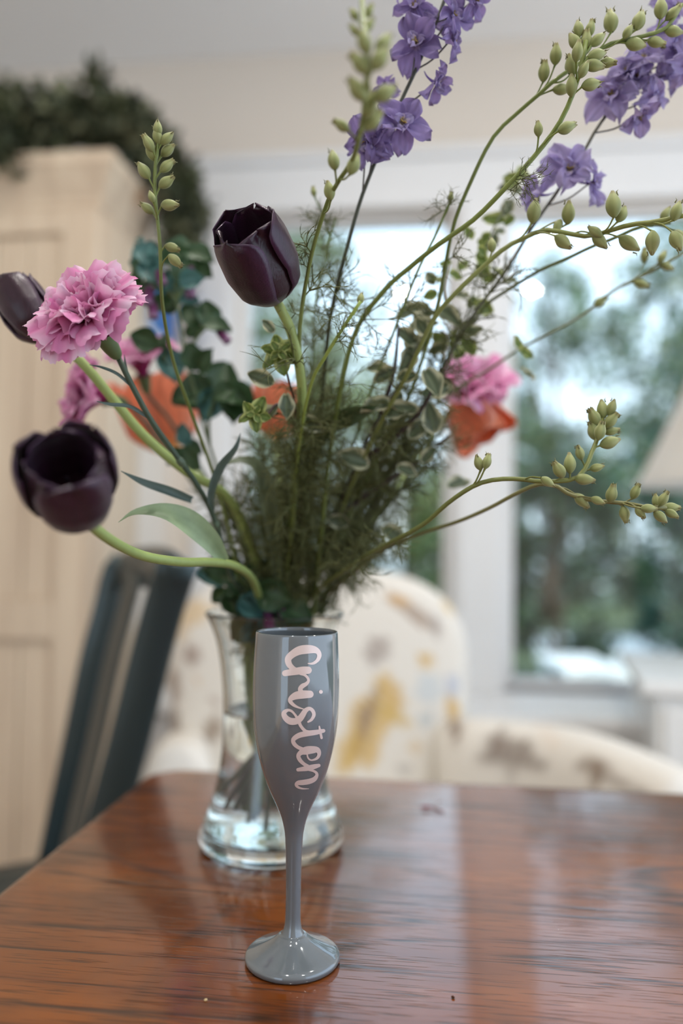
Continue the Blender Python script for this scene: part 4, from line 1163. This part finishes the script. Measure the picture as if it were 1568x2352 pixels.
# ------------------------------------------------------------------ metal bistro chair (left)
def wpt(px, py, Y): return P(px, py, Y)
tl = thing('metal_chair', 'dark green grey metal cafe chair with a slatted back, left of the table', 'chair', (-.5, 1.2, 0))
RT = [P(412, 1290, 1.12), P(398, 1325, 1.13), P(375, 1400, 1.14), P(345, 1510, 1.15), P(300, 1690, 1.16), P(250, 1870, 1.17)]
LT = [P(285, 1285, 1.40), P(262, 1315, 1.40), P(242, 1400, 1.40), P(212, 1510, 1.40), P(175, 1690, 1.41), P(135, 1880, 1.42)]
bx = (RT[3] - LT[3]).normalized()                     # across the back
bx = Vector((bx.x, bx.y, 0)).normalized()
bn = Vector((-bx.y, bx.x, 0))
if bn.x > 0: bn = -bn                                 # the seat lies on this side
def strap(mb, pts, half_a, half_b, ax_a, n=24, col=(1, 1, 1)):
    """flat bar with rounded edges: half_a along ax_a, half_b across it"""
    q = cr([tuple(p) for p in pts], n)
    rows = []
    for i in range(n):
        t_ = Vector(q[min(i + 1, n - 1)] - q[max(i - 1, 0)]).normalized()
        a = (ax_a - t_ * ax_a.dot(t_)).normalized(); b = t_.cross(a)
        row = []
        for k in range(16):
            g = k * math.pi / 8
            ca, sa = math.cos(g), math.sin(g)
            row.append(Vector(q[i]) + a * half_a * math.copysign(abs(ca) ** .5, ca) + b * half_b * math.copysign(abs(sa) ** .5, sa))
        rows.append(row)
    n0 = mb.grid(rows, None, close=True)
    mb.f.append(tuple(n0 + k for k in range(16))[::-1]); mb.f.append(tuple(n0 + (n - 1) * 16 + k for k in range(16)))
seat_z = .46
def down(pts, z):
    d = (pts[-1] - pts[-2]).normalized(); return pts[-1] + d * ((z - pts[-1].z) / d.z)
for pts, hw in ((RT, .029), (LT, .021)):
    s = MB(); strap(s, pts + [down(pts, seat_z)], hw, .013, Vector((1, .15, 0)).normalized()); s.build('back_post', M_CHAIR, tl)
s = MB()
top = [RT[0] + Vector((0, 0, .0)), RT[0].lerp(LT[0], .12) + Vector((0, 0, .012)), RT[0].lerp(LT[0], .5) + Vector((.012, 0, .018)), RT[0].lerp(LT[0], .88) + Vector((0, 0, .012)), LT[0]]
rows = []
for p in cr([tuple(p) for p in top], 20):
    p = Vector(p)
    dd = (RT[3] - RT[1]).normalized()
    rows.append([p + dd * .0 - bn * .010, p + Vector((0, 0, .006)), p + dd * .0 + bn * .010, p + dd * .03 + bn * .012, p + dd * .062 + bn * .008, p + dd * .066, p + dd * .062 - bn * .004, p + dd * .03 - bn * .004])
s.grid(rows, None, close=True); s.build('top_rail', M_CHAIR, tl)
s = MB()
mid = [RT[k].lerp(LT[k], .60) for k in range(1, 6)]
strap(s, mid + [down(mid, seat_z)], .040, .003, bx); s.build('back_slat', M_CHAIR, tl)
rb, lb = down(RT, seat_z), down(LT, seat_z)
rb.z = lb.z = seat_z
fr_, fl2 = rb + bn * .36, lb + bn * .36
s = MB()
rows = []
for i in range(9):
    f = i / 8
    a, b_ = rb.lerp(fr_, f), lb.lerp(fl2, f)
    rows.append([a.lerp(b_, g) + Vector((0, 0, -.012 * math.sin(math.pi * g) * math.sin(math.pi * f))) for g in np.linspace(-.08, 1.08, 9)])
s.grid(rows)
o = s.build('seat', M_CHAIR, tl); so = o.modifiers.new('t', 'SOLIDIFY'); so.thickness = .02; so.offset = -1
for p, sx, sn in ((rb, 1, -1), (lb, -1, -1), (fr_, 1, 1), (fl2, -1, 1)):
    s = MB(); e = p + bx * sx * .05 + bn * sn * .06
    e.z = 0
    strap(s, [p - Vector((0, 0, .0)), p.lerp(e, .5), e], .02, .01, bx, 10); s.build('leg', M_CHAIR, tl)

# ------------------------------------------------------------------ printed armchair behind the table
ACY = 1.80
CREAM = S(226, 220, 210)
MOTIFS = [  # (px, py, rx, ry, angle, colour, strength) printed flowers and leaves
 (850, 1660, 46, 105, .35, S(206, 168, 88), 1.0), (838, 1655, 18, 80, .35, S(150, 128, 108), 1.0), (905, 1590, 20, 34, -.4, S(204, 166, 92), .9), (905, 1640, 50, 16, .5, S(204, 172, 100), .9), (800, 1720, 26, 60, .3, S(206, 170, 92), .8),
 (945, 1405, 70, 16, .62, S(150, 124, 104), .9), (915, 1378, 26, 12, .3, S(206, 160, 92), .9), (1000, 1440, 10, 26, -.2, S(140, 128, 124), .9), (865, 1492, 26, 34, .6, S(146, 130, 122), .85),
 (978, 1517, 18, 18, 0, S(206, 168, 92), 1.0), (1040, 1628, 16, 36, -.2, S(206, 166, 88), 1.0), (985, 1580, 30, 34, 0, S(196, 204, 208), .9), (1040, 1575, 18, 26, 0, S(176, 184, 200), .9), (977, 1650, 16, 18, 0, S(176, 186, 190), .9), (952, 1710, 14, 14, 0, S(214, 186, 140), .7),
 (1030, 1392, 10, 24, -.4, S(210, 180, 120), .8), (930, 1762, 22, 10, 0, S(150, 144, 140), .7), (865, 1560, 12, 12, 0, S(208, 174, 110), .6),
 (430, 1410, 60, 26, -.2, S(214, 180, 124), .8), (410, 1450, 24, 24, 0, S(210, 176, 120), .6), (440, 1505, 22, 24, 0, S(140, 112, 98), .9), (398, 1580, 16, 40, 0, S(150, 126, 110), .9), (490, 1605, 16, 10, .4, S(150, 124, 112), .7), (396, 1670, 20, 36, 0, S(130, 112, 98), .9), (492, 1672, 22, 30, .3, S(130, 104, 80), .9), (455, 1560, 12, 12, 0, S(206, 170, 130), .5), (560, 1500, 40, 60, .3, S(206, 170, 100), .8), (640, 1620, 40, 50, -.3, S(150, 128, 112), .8), (700, 1430, 40, 24, 0, S(206, 168, 96), .8)]
def motif_fn(motifs, Y, base=CREAM, noise_seed=0):
    prep = []
    for px, py, rx, ry, an, c, s in motifs:
        w = P(px, py, Y)
        k = Y / FPX
        prep.append((w.x, w.z, rx * k, ry * k, an, c, s))
    def fn(p):
        c = list(base)
        for x, z, rx, rz, an, mc, s in prep:
            dx, dz = p[0] - x, p[2] - z
            if abs(dx) > 3 * max(rx, rz) or abs(dz) > 3 * max(rx, rz): continue
            ca, sa = math.cos(an), math.sin(an)
            u, v = dx * ca - dz * sa, dx * sa + dz * ca
            d = math.sqrt((u / rx) ** 2 + (v / rz) ** 2)
            d += .18 * math.sin(5 * math.atan2(v / rz, u / rx) + an * 7)
            k = s * min(1, max(0, (1.12 - d) / .22)) * (.75 + .25 * math.sin(p[0] * 310) * math.sin(p[2] * 290))
            c = [c[i] * (1 - k) + mc[i] * k for i in range(3)]
        return c
    return fn
def cushion(M, hx, hy, hz, k=6.0, n=34, fn=None, bulge=0.0, shape=None):
    """rounded box; shape(p) may bend the unit form"""
    bm = bmesh.new()
    bmesh.ops.create_cube(bm, size=2.0)
    bmesh.ops.subdivide_edges(bm, edges=bm.edges[:], cuts=n, use_grid_fill=True)
    m = MB()
    bm.verts.index_update()
    for v in bm.verts:
        x, y, z = v.co
        s = (abs(x) ** k + abs(y) ** k + abs(z) ** k) ** (1 / k)
        p = Vector((x / s, y / s, z / s))
        if shape: p = shape(p)
        w = M @ Vector((p.x * hx, p.y * hy * (1 + bulge * (1 - p.x ** 2) * (1 - p.z ** 2)), p.z * hz))
        m.vert(w, fn(w) if fn else CREAM)
    for f in bm.faces: m.f.append(tuple(v.index for v in f.verts))
    bm.free()
    return m
ac = thing('armchair', 'cream upholstered armchair printed with mustard and taupe flowers, beyond the table', 'chair', (0, 1.95, 0))
bl, br_ = P(385, 1500, ACY).x, P(1082, 1500, ACY).x
topz, botz = P(900, 1318, ACY).z, .34
fnb = motif_fn(MOTIFS, ACY)
def back_shape(p):
    q = p.copy()
    if q.z > .2: q.x *= 1 - .30 * ((q.z - .2) / .8) ** 3.2   # shoulders narrow to the top
    return q
cushion(Matrix.Translation(((bl + br_) / 2, ACY + .09, (topz + botz) / 2)), (br_ - bl) / 2, .09, (topz - botz) / 2, 7, 54, fnb, .25, back_shape).build('backrest', M_FABRIC, ac)
cushion(Matrix.Translation(((bl + br_) / 2 + .0, ACY - .16, .40)), (br_ - bl) / 2 - .05, .27, .08, 7, 12, motif_fn([], 1.5)).build('seat', M_FABRIC, ac)
def fat_arm(path, rw, rh, fn, name, lab=None):
    q = cr([tuple(p) for p in path], 46)
    rows, cols = [], []
    for i in range(46):
        t_ = Vector(q[min(i + 1, 45)] - q[max(i - 1, 0)]).normalized()
        s = Vector((t_.y, -t_.x, 0)).normalized(); up = s.cross(t_)
        e = min(1, math.sin(math.pi * min(max(i / 45, .0), 1)) * 3.5 + .25) ** .6
        row = []
        for k in range(32):
            g = k * 2 * math.pi / 32
            ca, sa = math.cos(g), math.sin(g)
            row.append(Vector(q[i]) + s * rw * e * math.copysign(abs(ca) ** .7, ca) + up * rh * e * math.copysign(abs(sa) ** .7, sa))
        rows.append(row); cols.append([fn(p) for p in row])
    m = MB(); n0 = m.grid(rows, cols, close=True)
    m.f.append(tuple(n0 + k for k in range(32))[::-1]); m.f.append(tuple(n0 + 45 * 32 + k for k in range(32)))
    return m.build(name, M_FABRIC, ac, label=lab)
RM = [(1180, 1745, 62, 34, 0, S(128, 114, 104), 1.0), (1165, 1718, 20, 26, .3, S(140, 126, 116), .9), (1068, 1712, 14, 34, .3, S(128, 106, 88), 1.0), (1350, 1745, 50, 20, .3, S(150, 138, 128), .9), (1330, 1740, 18, 26, 0, S(128, 106, 86), .8), (1265, 1700, 20, 20, 0, S(222, 206, 190), .6), (1440, 1775, 40, 14, .3, S(150, 140, 130), .7)]
fnr = motif_fn(RM, 1.62)
def arm_pts(lst, rh): 
    return [P(px, py, Y) - Vector((0, 0, rh)) for px, py, Y in lst]
fat_arm(arm_pts([(1030, 1655, 1.82), (1100, 1652, 1.76), (1220, 1662, 1.70), (1340, 1682, 1.62), (1460, 1725, 1.52), (1600, 1790, 1.40)], .13), .07, .13, fnr, 'arm')
fat_arm(arm_pts([(425, 1680, 1.82), (420, 1686, 1.74), (415, 1694, 1.64), (410, 1704, 1.54), (405, 1716, 1.46)], .13), .068, .13, motif_fn([(450, 1760, 30, 14, 0, S(160, 150, 140), .6)], 1.6), 'arm')
for px, py in ((bl + .07, ACY + .1), (br_ - .07, ACY + .1), (bl + .07, ACY - .36), (br_ - .07, ACY - .36)):
    m = MB(); m.lathe([(.014, 0), (.022, .3), (.024, .36)], 14, (px, py, 0)); m.build('leg', M_OAK, ac)

# ------------------------------------------------------------------ pine cabinet with garland
M_CAB = Matrix.Translation(Vector((P(218, 1000, 1.90).x, 1.90, 0))) @ ROOM        # origin: the front right corner, x right, y back
CABH = P(240, 345, 1.86).z
cb = thing('pine_cabinet', 'tall pale pine cabinet of vertical boards with a moulded cornice at the left edge', 'cabinet', M_CAB.translation)
CW, CD = .95, .27
m = MB()
m.box(-CW, 0, .02, CD, .08, CABH - .06, M_CAB, bev=.003)
m.build('carcass', M_PINE, cb, False)
m = MB(); m.box(-CW, .0, .0, CD, 0, .08, M_CAB, bev=.004); m.build('plinth', M_PINE, cb, False)
m = MB()
rows = []
for ins, z in [(0.0, CABH - .125), (-.008, CABH - .118), (-.010, CABH - .10), (-.022, CABH - .075), (-.034, CABH - .05), (-.042, CABH - .035), (-.046, CABH - .03), (-.046, CABH - .002), (-.040, CABH)]:
    rows.append([M_CAB @ Vector(p) for p in ((-CW + ins, ins, z), (-ins, ins, z), (-ins, CD, z), (-CW + ins, CD, z))])
n0 = m.grid(rows, None, close=True); m.f.append(tuple(n0 + (len(rows) - 1) * 4 + k for k in range(4)))
m.build('cornice', M_PINE, cb, False)
zr0, zr1 = P(150, 1470, 1.9).z, P(150, 1378, 1.9).z
def cb_part(name, x0, x1, z0, z1, y0=-.018, y1=.02, bev=.003):
    m = MB(); m.box(x0, x1, y0, y1, z0, z1, M_CAB, bev=bev); return m.build(name, M_PINE, cb, False)
zt = CABH - .125
cb_part('stile', -.085, 0, .08, zt)
cb_part('stile', -CW, -CW + .085, .08, zt)
cb_part('rail', -CW + .085, -.085, zt - .06, zt)
cb_part('rail', -CW + .085, -.085, zr0, zr1)
for k in range(9):
    w = (CW - .17) / 9
    x0 = -CW + .085 + k * w
    cb_part('board', x0 + .0015, x0 + w - .0015, zr1, zt - .06, -.006 + .001 * (k % 2), .02, .004)
    cb_part('board', x0 + .0015, x0 + w - .0015, .08, zr0, -.006 + .001 * (k % 2), .02, .004)
for k in range(3):
    m = MB(); m.box(-.001, .006, .025 + k * .082, .103 + k * .082, .08, zt, M_CAB, bev=.003); m.build('side_board', M_PINE, cb, False)

def leaf_cloud(centers, rads, count, size, cols, seed, squash=(1, 1, 1), dirbias=(0, 0, 0)):
    """many small folded leaves as one mesh: returns vertex, face and colour arrays"""
    g = np.random.default_rng(seed)
    ci = g.integers(0, len(centers), count)
    c = np.array(centers)[ci]; rr_ = np.array(rads)[ci][:, None]
    d = g.normal(size=(count, 3)); d /= np.linalg.norm(d, axis=1)[:, None]
    pos = c + d * rr_ * (g.random((count, 1)) ** .45) * np.array(squash)
    ax = g.normal(size=(count, 3)) + np.array(dirbias); ax /= np.linalg.norm(ax, axis=1)[:, None]
    sd = np.cross(ax, g.normal(size=(count, 3))); sd /= np.linalg.norm(sd, axis=1)[:, None]
    nn = np.cross(ax, sd)
    s = size * g.uniform(.6, 1.3, (count, 1))
    v0 = pos; v1 = pos + ax * s * .5 + sd * s * .28 + nn * s * .08; v2 = pos + ax * s; v3 = pos + ax * s * .5 - sd * s * .28 + nn * s * .08
    V = np.stack([v0, v1, v2, v3], 1).reshape(-1, 3)
    base = np.arange(count)[:, None] * 4
    F = np.concatenate([base + np.array([[0, 1, 2]]), base + np.array([[0, 2, 3]])], 0)
    pal = np.array(cols)[g.integers(0, len(cols), count)] * g.uniform(.7, 1.25, (count, 1))
    C = np.repeat(np.concatenate([pal, np.ones((count, 1))], 1), 4, axis=0)
    return V, F, C
def cloud_obj(name, V, F, C, mat, parent, kind='stuff'):
    me = bpy.data.meshes.new(name)
    off = np.array(THINGLOC[parent.name])
    me.vertices.add(len(V)); me.vertices.foreach_set('co', (V - off).astype(np.float32).ravel())
    me.loops.add(len(F) * 3); me.loops.foreach_set('vertex_index', F.astype(np.int32).ravel())
    me.polygons.add(len(F)); me.polygons.foreach_set('loop_start', np.arange(0, len(F) * 3, 3, dtype=np.int32))
    at = me.color_attributes.new('Col', 'FLOAT_COLOR', 'POINT'); at.data.foreach_set('color', C.astype(np.float32).ravel())
    me.materials.append(mat); me.update(calc_edges=True); me.validate()
    o = bpy.data.objects.new(name, me); COL.objects.link(o); o.parent = parent; o['kind'] = kind
    return o
gd = thing('leafy_garland', 'dark leafy garland draped over the top of the pine cabinet', 'garland', M_CAB @ Vector((-.3, .1, CABH)))
gp = [P(x, y, Y) for x, y, Y in [(-60, 292, 1.90), (0, 286, 1.92), (70, 280, 1.94), (140, 278, 1.96), (220, 272, 1.98), (290, 300, 2.0), (345, 350, 2.05), (400, 430, 2.10), (432, 500, 2.14), (425, 575, 2.16)]]
gq = cr([tuple(p) for p in gp], 60)
m = MB(); m.tube(gq, [.012] * 60, 7, S(70, 60, 44)); m.build('vine', M_STEM, gd)
cen, rad_ = [], []
gr = random.Random(5)
for i, p in enumerate(gq):
    f = i / 59
    for _ in range(2):
        cen.append((p[0] + gr.uniform(-.03, .03), p[1] + gr.uniform(-.05, .05), p[2] + gr.uniform(-.02, .035)))
        rad_.append(gr.uniform(.034, .056))
for px, py, Y, r_ in [(228, 175, 1.97, .035), (228, 215, 1.97, .045), (30, 225, 1.9, .04), (95, 228, 1.93, .035), (0, 365, 1.85, .04), (10, 335, 1.86, .04)]:
    cen.append(tuple(P(px, py, Y))); rad_.append(r_)
V, F, C = leaf_cloud(cen, rad_, 5200, .042, [S(58, 66, 46), S(78, 84, 58), S(100, 104, 82), S(48, 54, 38), S(120, 122, 96)], 3)
cloud_obj('foliage', V, F, C, M_GARL, gd)

# blue picture on the return of the wall
pf = thing('framed_picture', 'blue painting in a white frame hanging on the wall beside the pine cabinet', 'picture', RW(-.868, 2.35, 1.7))
def on_return(px, py):                                # where a line of sight meets the wall return (u = -0.868)
    d = ray(px, py); nu = Vector((math.cos(PHI), -math.sin(PHI), 0))
    t_ = (-.868 - 0 - nu.dot(Vector((CAM.x, CAM.y, 0)))) / nu.dot(d)
    return CAM + d * t_
pz1, pz0 = on_return(284, 545).z, on_return(300, 770).z
m = MB(); rbox(m, -.867, -.845, 2.235, 2.475, pz0, pz1, .003); m.build('frame', plain('white frame', S(226, 226, 224), .4), pf, False)
m = MB(); rbox(m, -.846, -.843, 2.243, 2.467, pz0 + .045, pz1 - .012)
mp_, n_, l_, b_ = nodes_of('blue painting')
tc = n_.new('ShaderNodeTexCoord'); nz = n_.new('ShaderNodeTexNoise'); nz.inputs['Scale'].default_value = 7
rp = n_.new('ShaderNodeValToRGB'); rp.color_ramp.elements[0].color = (*S(30, 76, 150), 1); rp.color_ramp.elements[1].color = (*S(78, 140, 206), 1)
rp.color_ramp.elements[0].position = .35; rp.color_ramp.elements[1].position = .7
l_.new(tc.outputs['Object'], nz.inputs['Vector']); l_.new(nz.outputs['Fac'], rp.inputs[0]); l_.new(rp.outputs[0], b_.inputs['Base Color'])
m.build('canvas', mp_, pf, False, label='blue painted canvas')

# ------------------------------------------------------------------ white console and lamp at the right
cz = .725
A0, A1 = P(1428, 1486, 2.30), None
ct = thing('white_console', 'white console table at the right edge below the lampshade', 'side table', (.95, 1.95, 0))
Mc = Matrix.Translation(Vector((.70, 1.80, 0))) @ Matrix.Rotation(math.radians(-14), 4, 'Z')
M_WHITE = plain('white painted wood', S(232, 232, 230), .35, vary=.01)
m = MB(); m.box(-.03, .75, -.02, .52, cz - .03, cz, Mc, bev=.006); m.build('top', M_WHITE, ct, False)
m = MB(); m.box(0, .72, 0, .5, .1, cz - .03, Mc, bev=.003); m.build('body', M_WHITE, ct, False)
for k in range(2):
    m = MB(); m.box(.02 + k * .345, .355 + k * .345, -.012, .0, .14, cz - .06, Mc, bev=.003); d = m.build('door', M_WHITE, ct, False)
    m = MB(); c0 = Mc @ Vector((.33 + k * .07, -.022, .5)); m.lathe([(0, -.012), (.009, -.009), (.012, 0), (.009, .009), (0, .012)], 14, c0 - THINGLOC[ct.name]); kn = bpy.data.objects.new('knob', m.mesh('knob', M_CHAIR)); COL.objects.link(kn); kn.parent = d
for x in (.03, .69):
    for y in (.03, .47):
        m = MB(); m.box(x - .02, x + .02, y - .02, y + .02, 0, .1, Mc, bev=.002); m.build('foot', M_WHITE, ct, False)
M_SHADE = plain('white linen shade', S(236, 232, 226), .8)
_n, _l = M_SHADE.node_tree.nodes, M_SHADE.node_tree.links
_t = _n.new('ShaderNodeBsdfTranslucent'); _t.inputs[0].default_value = (*S(240, 236, 230), 1)
_m = _n.new('ShaderNodeMixShader'); _m.inputs[0].default_value = .6
_l.new(_n['Principled BSDF'].outputs[0], _m.inputs[1]); _l.new(_t.outputs[0], _m.inputs[2]); _l.new(_m.outputs[0], _n['Material Output'].inputs['Surface'])
lc = Vector((1.005, 2.02, cz))
lm = thing('table_lamp', 'table lamp with a flared white shade on the white console at the right edge', 'lamp', lc)
m = MB(); m.lathe([(0, .0), (.07, .0), (.072, .012), (.05, .025), (.03, .04), (.05, .10), (.062, .16), (.05, .24), (.02, .30), (.012, .33), (.010, .42)], 32, lc); m.build('base', plain('glazed ceramic', S(110, 150, 160), .15), lm)
sz0, sz1 = P(1480, 1112, 2.02).z - cz, P(1568, 915, 2.02).z - cz
rb_ = lc.x - P(1472, 1108, 2.02).x
m = MB(); m.lathe([(rb_, sz0), (rb_ - .035, sz0 + .06), (rb_ - .075, sz0 + .13), (rb_ - .115, sz1 + .02), (rb_ - .135, sz1 + .07), (rb_ - .138, sz1 + .07), (rb_ - .118, sz1 + .02), (rb_ - .003, sz0)], 48, lc, closed=True)
m.build('lamp_shade', M_SHADE, lm)
m = MB(); m.tube([lc + Vector((0, 0, .42)), lc + Vector((0, 0, sz1 + .06))], .006, 8)
m.tube([lc + Vector((-.10, 0, sz1 + .045)), lc + Vector((.10, 0, sz1 + .045))], .002, 6)
m.build('stem_rod', M_CHAIR, lm)

# ------------------------------------------------------------------ garden outside the windows
GZ = -.25
m = MB(); rbox(m, -14, 16, WV + .16, 26, GZ - .05, GZ)
struct('lawn', m, plain('lawn grass', S(72, 84, 50), .9, vary=.35, scale=5))
m = MB(); rbox(m, 1.2, 3.2, 7.2, 11.5, GZ, GZ + .03); struct('patio', m, plain('pale patio stone', S(226, 222, 214), .8, vary=.08, scale=3))
pp = thing('porch_post', 'white porch post standing outside the left window', 'post', (P(895, 1200, 4.0).x, 4.0, GZ))
m = MB(); m.box(pp.location.x - .06, pp.location.x + .06, 3.94, 4.06, GZ, GZ + 1.75, bev=.006); m.build('shaft', M_TRIM, pp, False)
m = MB(); m.box(pp.location.x - .08, pp.location.x + .08, 3.92, 4.08, GZ + 1.75, GZ + 1.79, bev=.006); m.build('cap', M_TRIM, pp, False)
TEAL = [S(48, 92, 72), S(66, 112, 92), S(92, 130, 104), S(34, 66, 50)]
OLIVE = [S(98, 114, 64), S(122, 138, 82), S(74, 90, 48), S(142, 152, 100)]
DEEP = [S(40, 66, 42), S(58, 84, 50), S(28, 46, 30), S(84, 108, 66)]
def tree(name, label, x, y, h, crown, ncl, nleaf, pal, seed, trunk=.12, low=.35, leaf=.11, cat='tree'):
    th_ = thing(name, label, cat, (x, y, GZ))
    r = random.Random(seed)
    cen, rad_ = [], []
    m = MB()
    top_ = Vector((x + r.uniform(-.2, .2), y, GZ + h * .8))
    m.tube(cr([(x, y, GZ), (x + r.uniform(-.15, .15), y, GZ + h * .35), tuple(top_)], 12), [trunk * (1 - .7 * i / 11) for i in range(12)], 8)
    br = MB()
    for k in range(ncl):
        a = r.uniform(0, 6.28); f = r.uniform(low, 1.0)
        rad0 = crown * math.sin(math.pi * min(max((f - low * .7) / (1.08 - low * .7), .05), .98)) ** .6 * r.uniform(.35, 1)
        c = Vector((x + rad0 * math.cos(a), y + rad0 * math.sin(a), GZ + h * f))
        cen.append(tuple(c)); rad_.append(r.uniform(.22, .42) * crown * .55)
        if k % 3 == 0:
            s = Vector((x, y, GZ + h * max(.15, f - .2)))
            br.tube(cr([tuple(s), tuple((s + c) * .5 + Vector((0, 0, .05 * h))), tuple(c)], 6), [trunk * .35, trunk * .28, trunk * .22, trunk * .16, trunk * .1, trunk * .05], 5)
    m.build('trunk', M_BARK, th_); br.build('branches', M_BARK, th_)
    V, F, C = leaf_cloud(cen, rad_, nleaf, leaf, pal, seed)
    cloud_obj('foliage', V, F, C, M_TREE, th_)
tree('tree', 'grey green tree filling the upper right of the right window', 4.5, 8.6, 5.0, 2.2, 60, 11000, TEAL + OLIVE, 1, .16, .3, .13)
tree('tree', 'tall olive tree with open sky gaps in the middle of the right window', 3.4, 13.4, 5.6, 2.0, 44, 5600, OLIVE + TEAL, 2, .14, .35, .15)
tree('tree', 'dark tree seen low through the left window', .1, 8.9, 2.9, 1.5, 44, 6500, OLIVE, 3, .12, .15, .12)
tree('tree', 'tall pale tree at the left side of the left window', -1.3, 12.0, 6.2, 2.0, 56, 8000, OLIVE + [S(150, 160, 130)], 4, .12, .35, .13)
tree('shrub', 'dark green shrub below the trees in the middle of the right window', 1.8, 6.9, 1.9, .95, 34, 6200, DEEP, 5, .05, .1, .09, 'shrub')
tree('shrub', 'teal green shrub at the right of the right window', 2.75, 5.5, 1.95, .85, 34, 6200, TEAL + DEEP, 6, .05, .1, .08, 'shrub')
tree('shrub', 'low green shrub beside the porch post', .6, 6.4, 1.3, .7, 26, 4200, OLIVE + DEEP, 7, .05, .1, .09, 'shrub')
tree('shrub', 'low green shrub at the left of the left window', -.9, 6.6, 1.4, .8, 26, 4200, DEEP + OLIVE, 8, .05, .1, .09, 'shrub')
hg = thing('hedge', 'tall dark hedge along the far end of the garden', 'hedge', (2, 17.5, GZ))
g_ = random.Random(2)
cen = [(x_ + g_.uniform(-.3, .3), 17.5 + g_.uniform(-.4, .4), GZ + z_ + g_.uniform(-.3, .3)) for x_ in np.arange(-7, 13, .55) for z_ in (.5, 1.3, 2.1, 2.8)]
V, F, C = leaf_cloud(cen, [.55] * len(cen), 26000, .2, DEEP + TEAL, 12)
cloud_obj('foliage', V, F, C, M_TREE, hg)
m = MB()
for x_ in np.arange(-7, 13, 1.1): m.tube([(x_, 17.5, GZ), (x_ + .1, 17.5, GZ + 1.2), (x_, 17.5, GZ + 2.4)], [.06, .05, .03], 6)
m.build('trunks', M_BARK, hg)
gt = thing('garden_table', 'low white garden table in the sun outside the right window', 'table', (1.38, 4.7, GZ))
m = MB(); m.box(1.22, 1.56, 4.40, 5.05, GZ + .56, GZ + .60, bev=.01); m.build('top', M_WHITE, gt, False)
for x_ in (1.26, 1.52):
    for y_ in (4.42, 4.98):
        m = MB(); m.tube([(x_, y_, GZ), (x_, y_, GZ + .57)], .022, 10); m.build('leg', M_WHITE, gt)
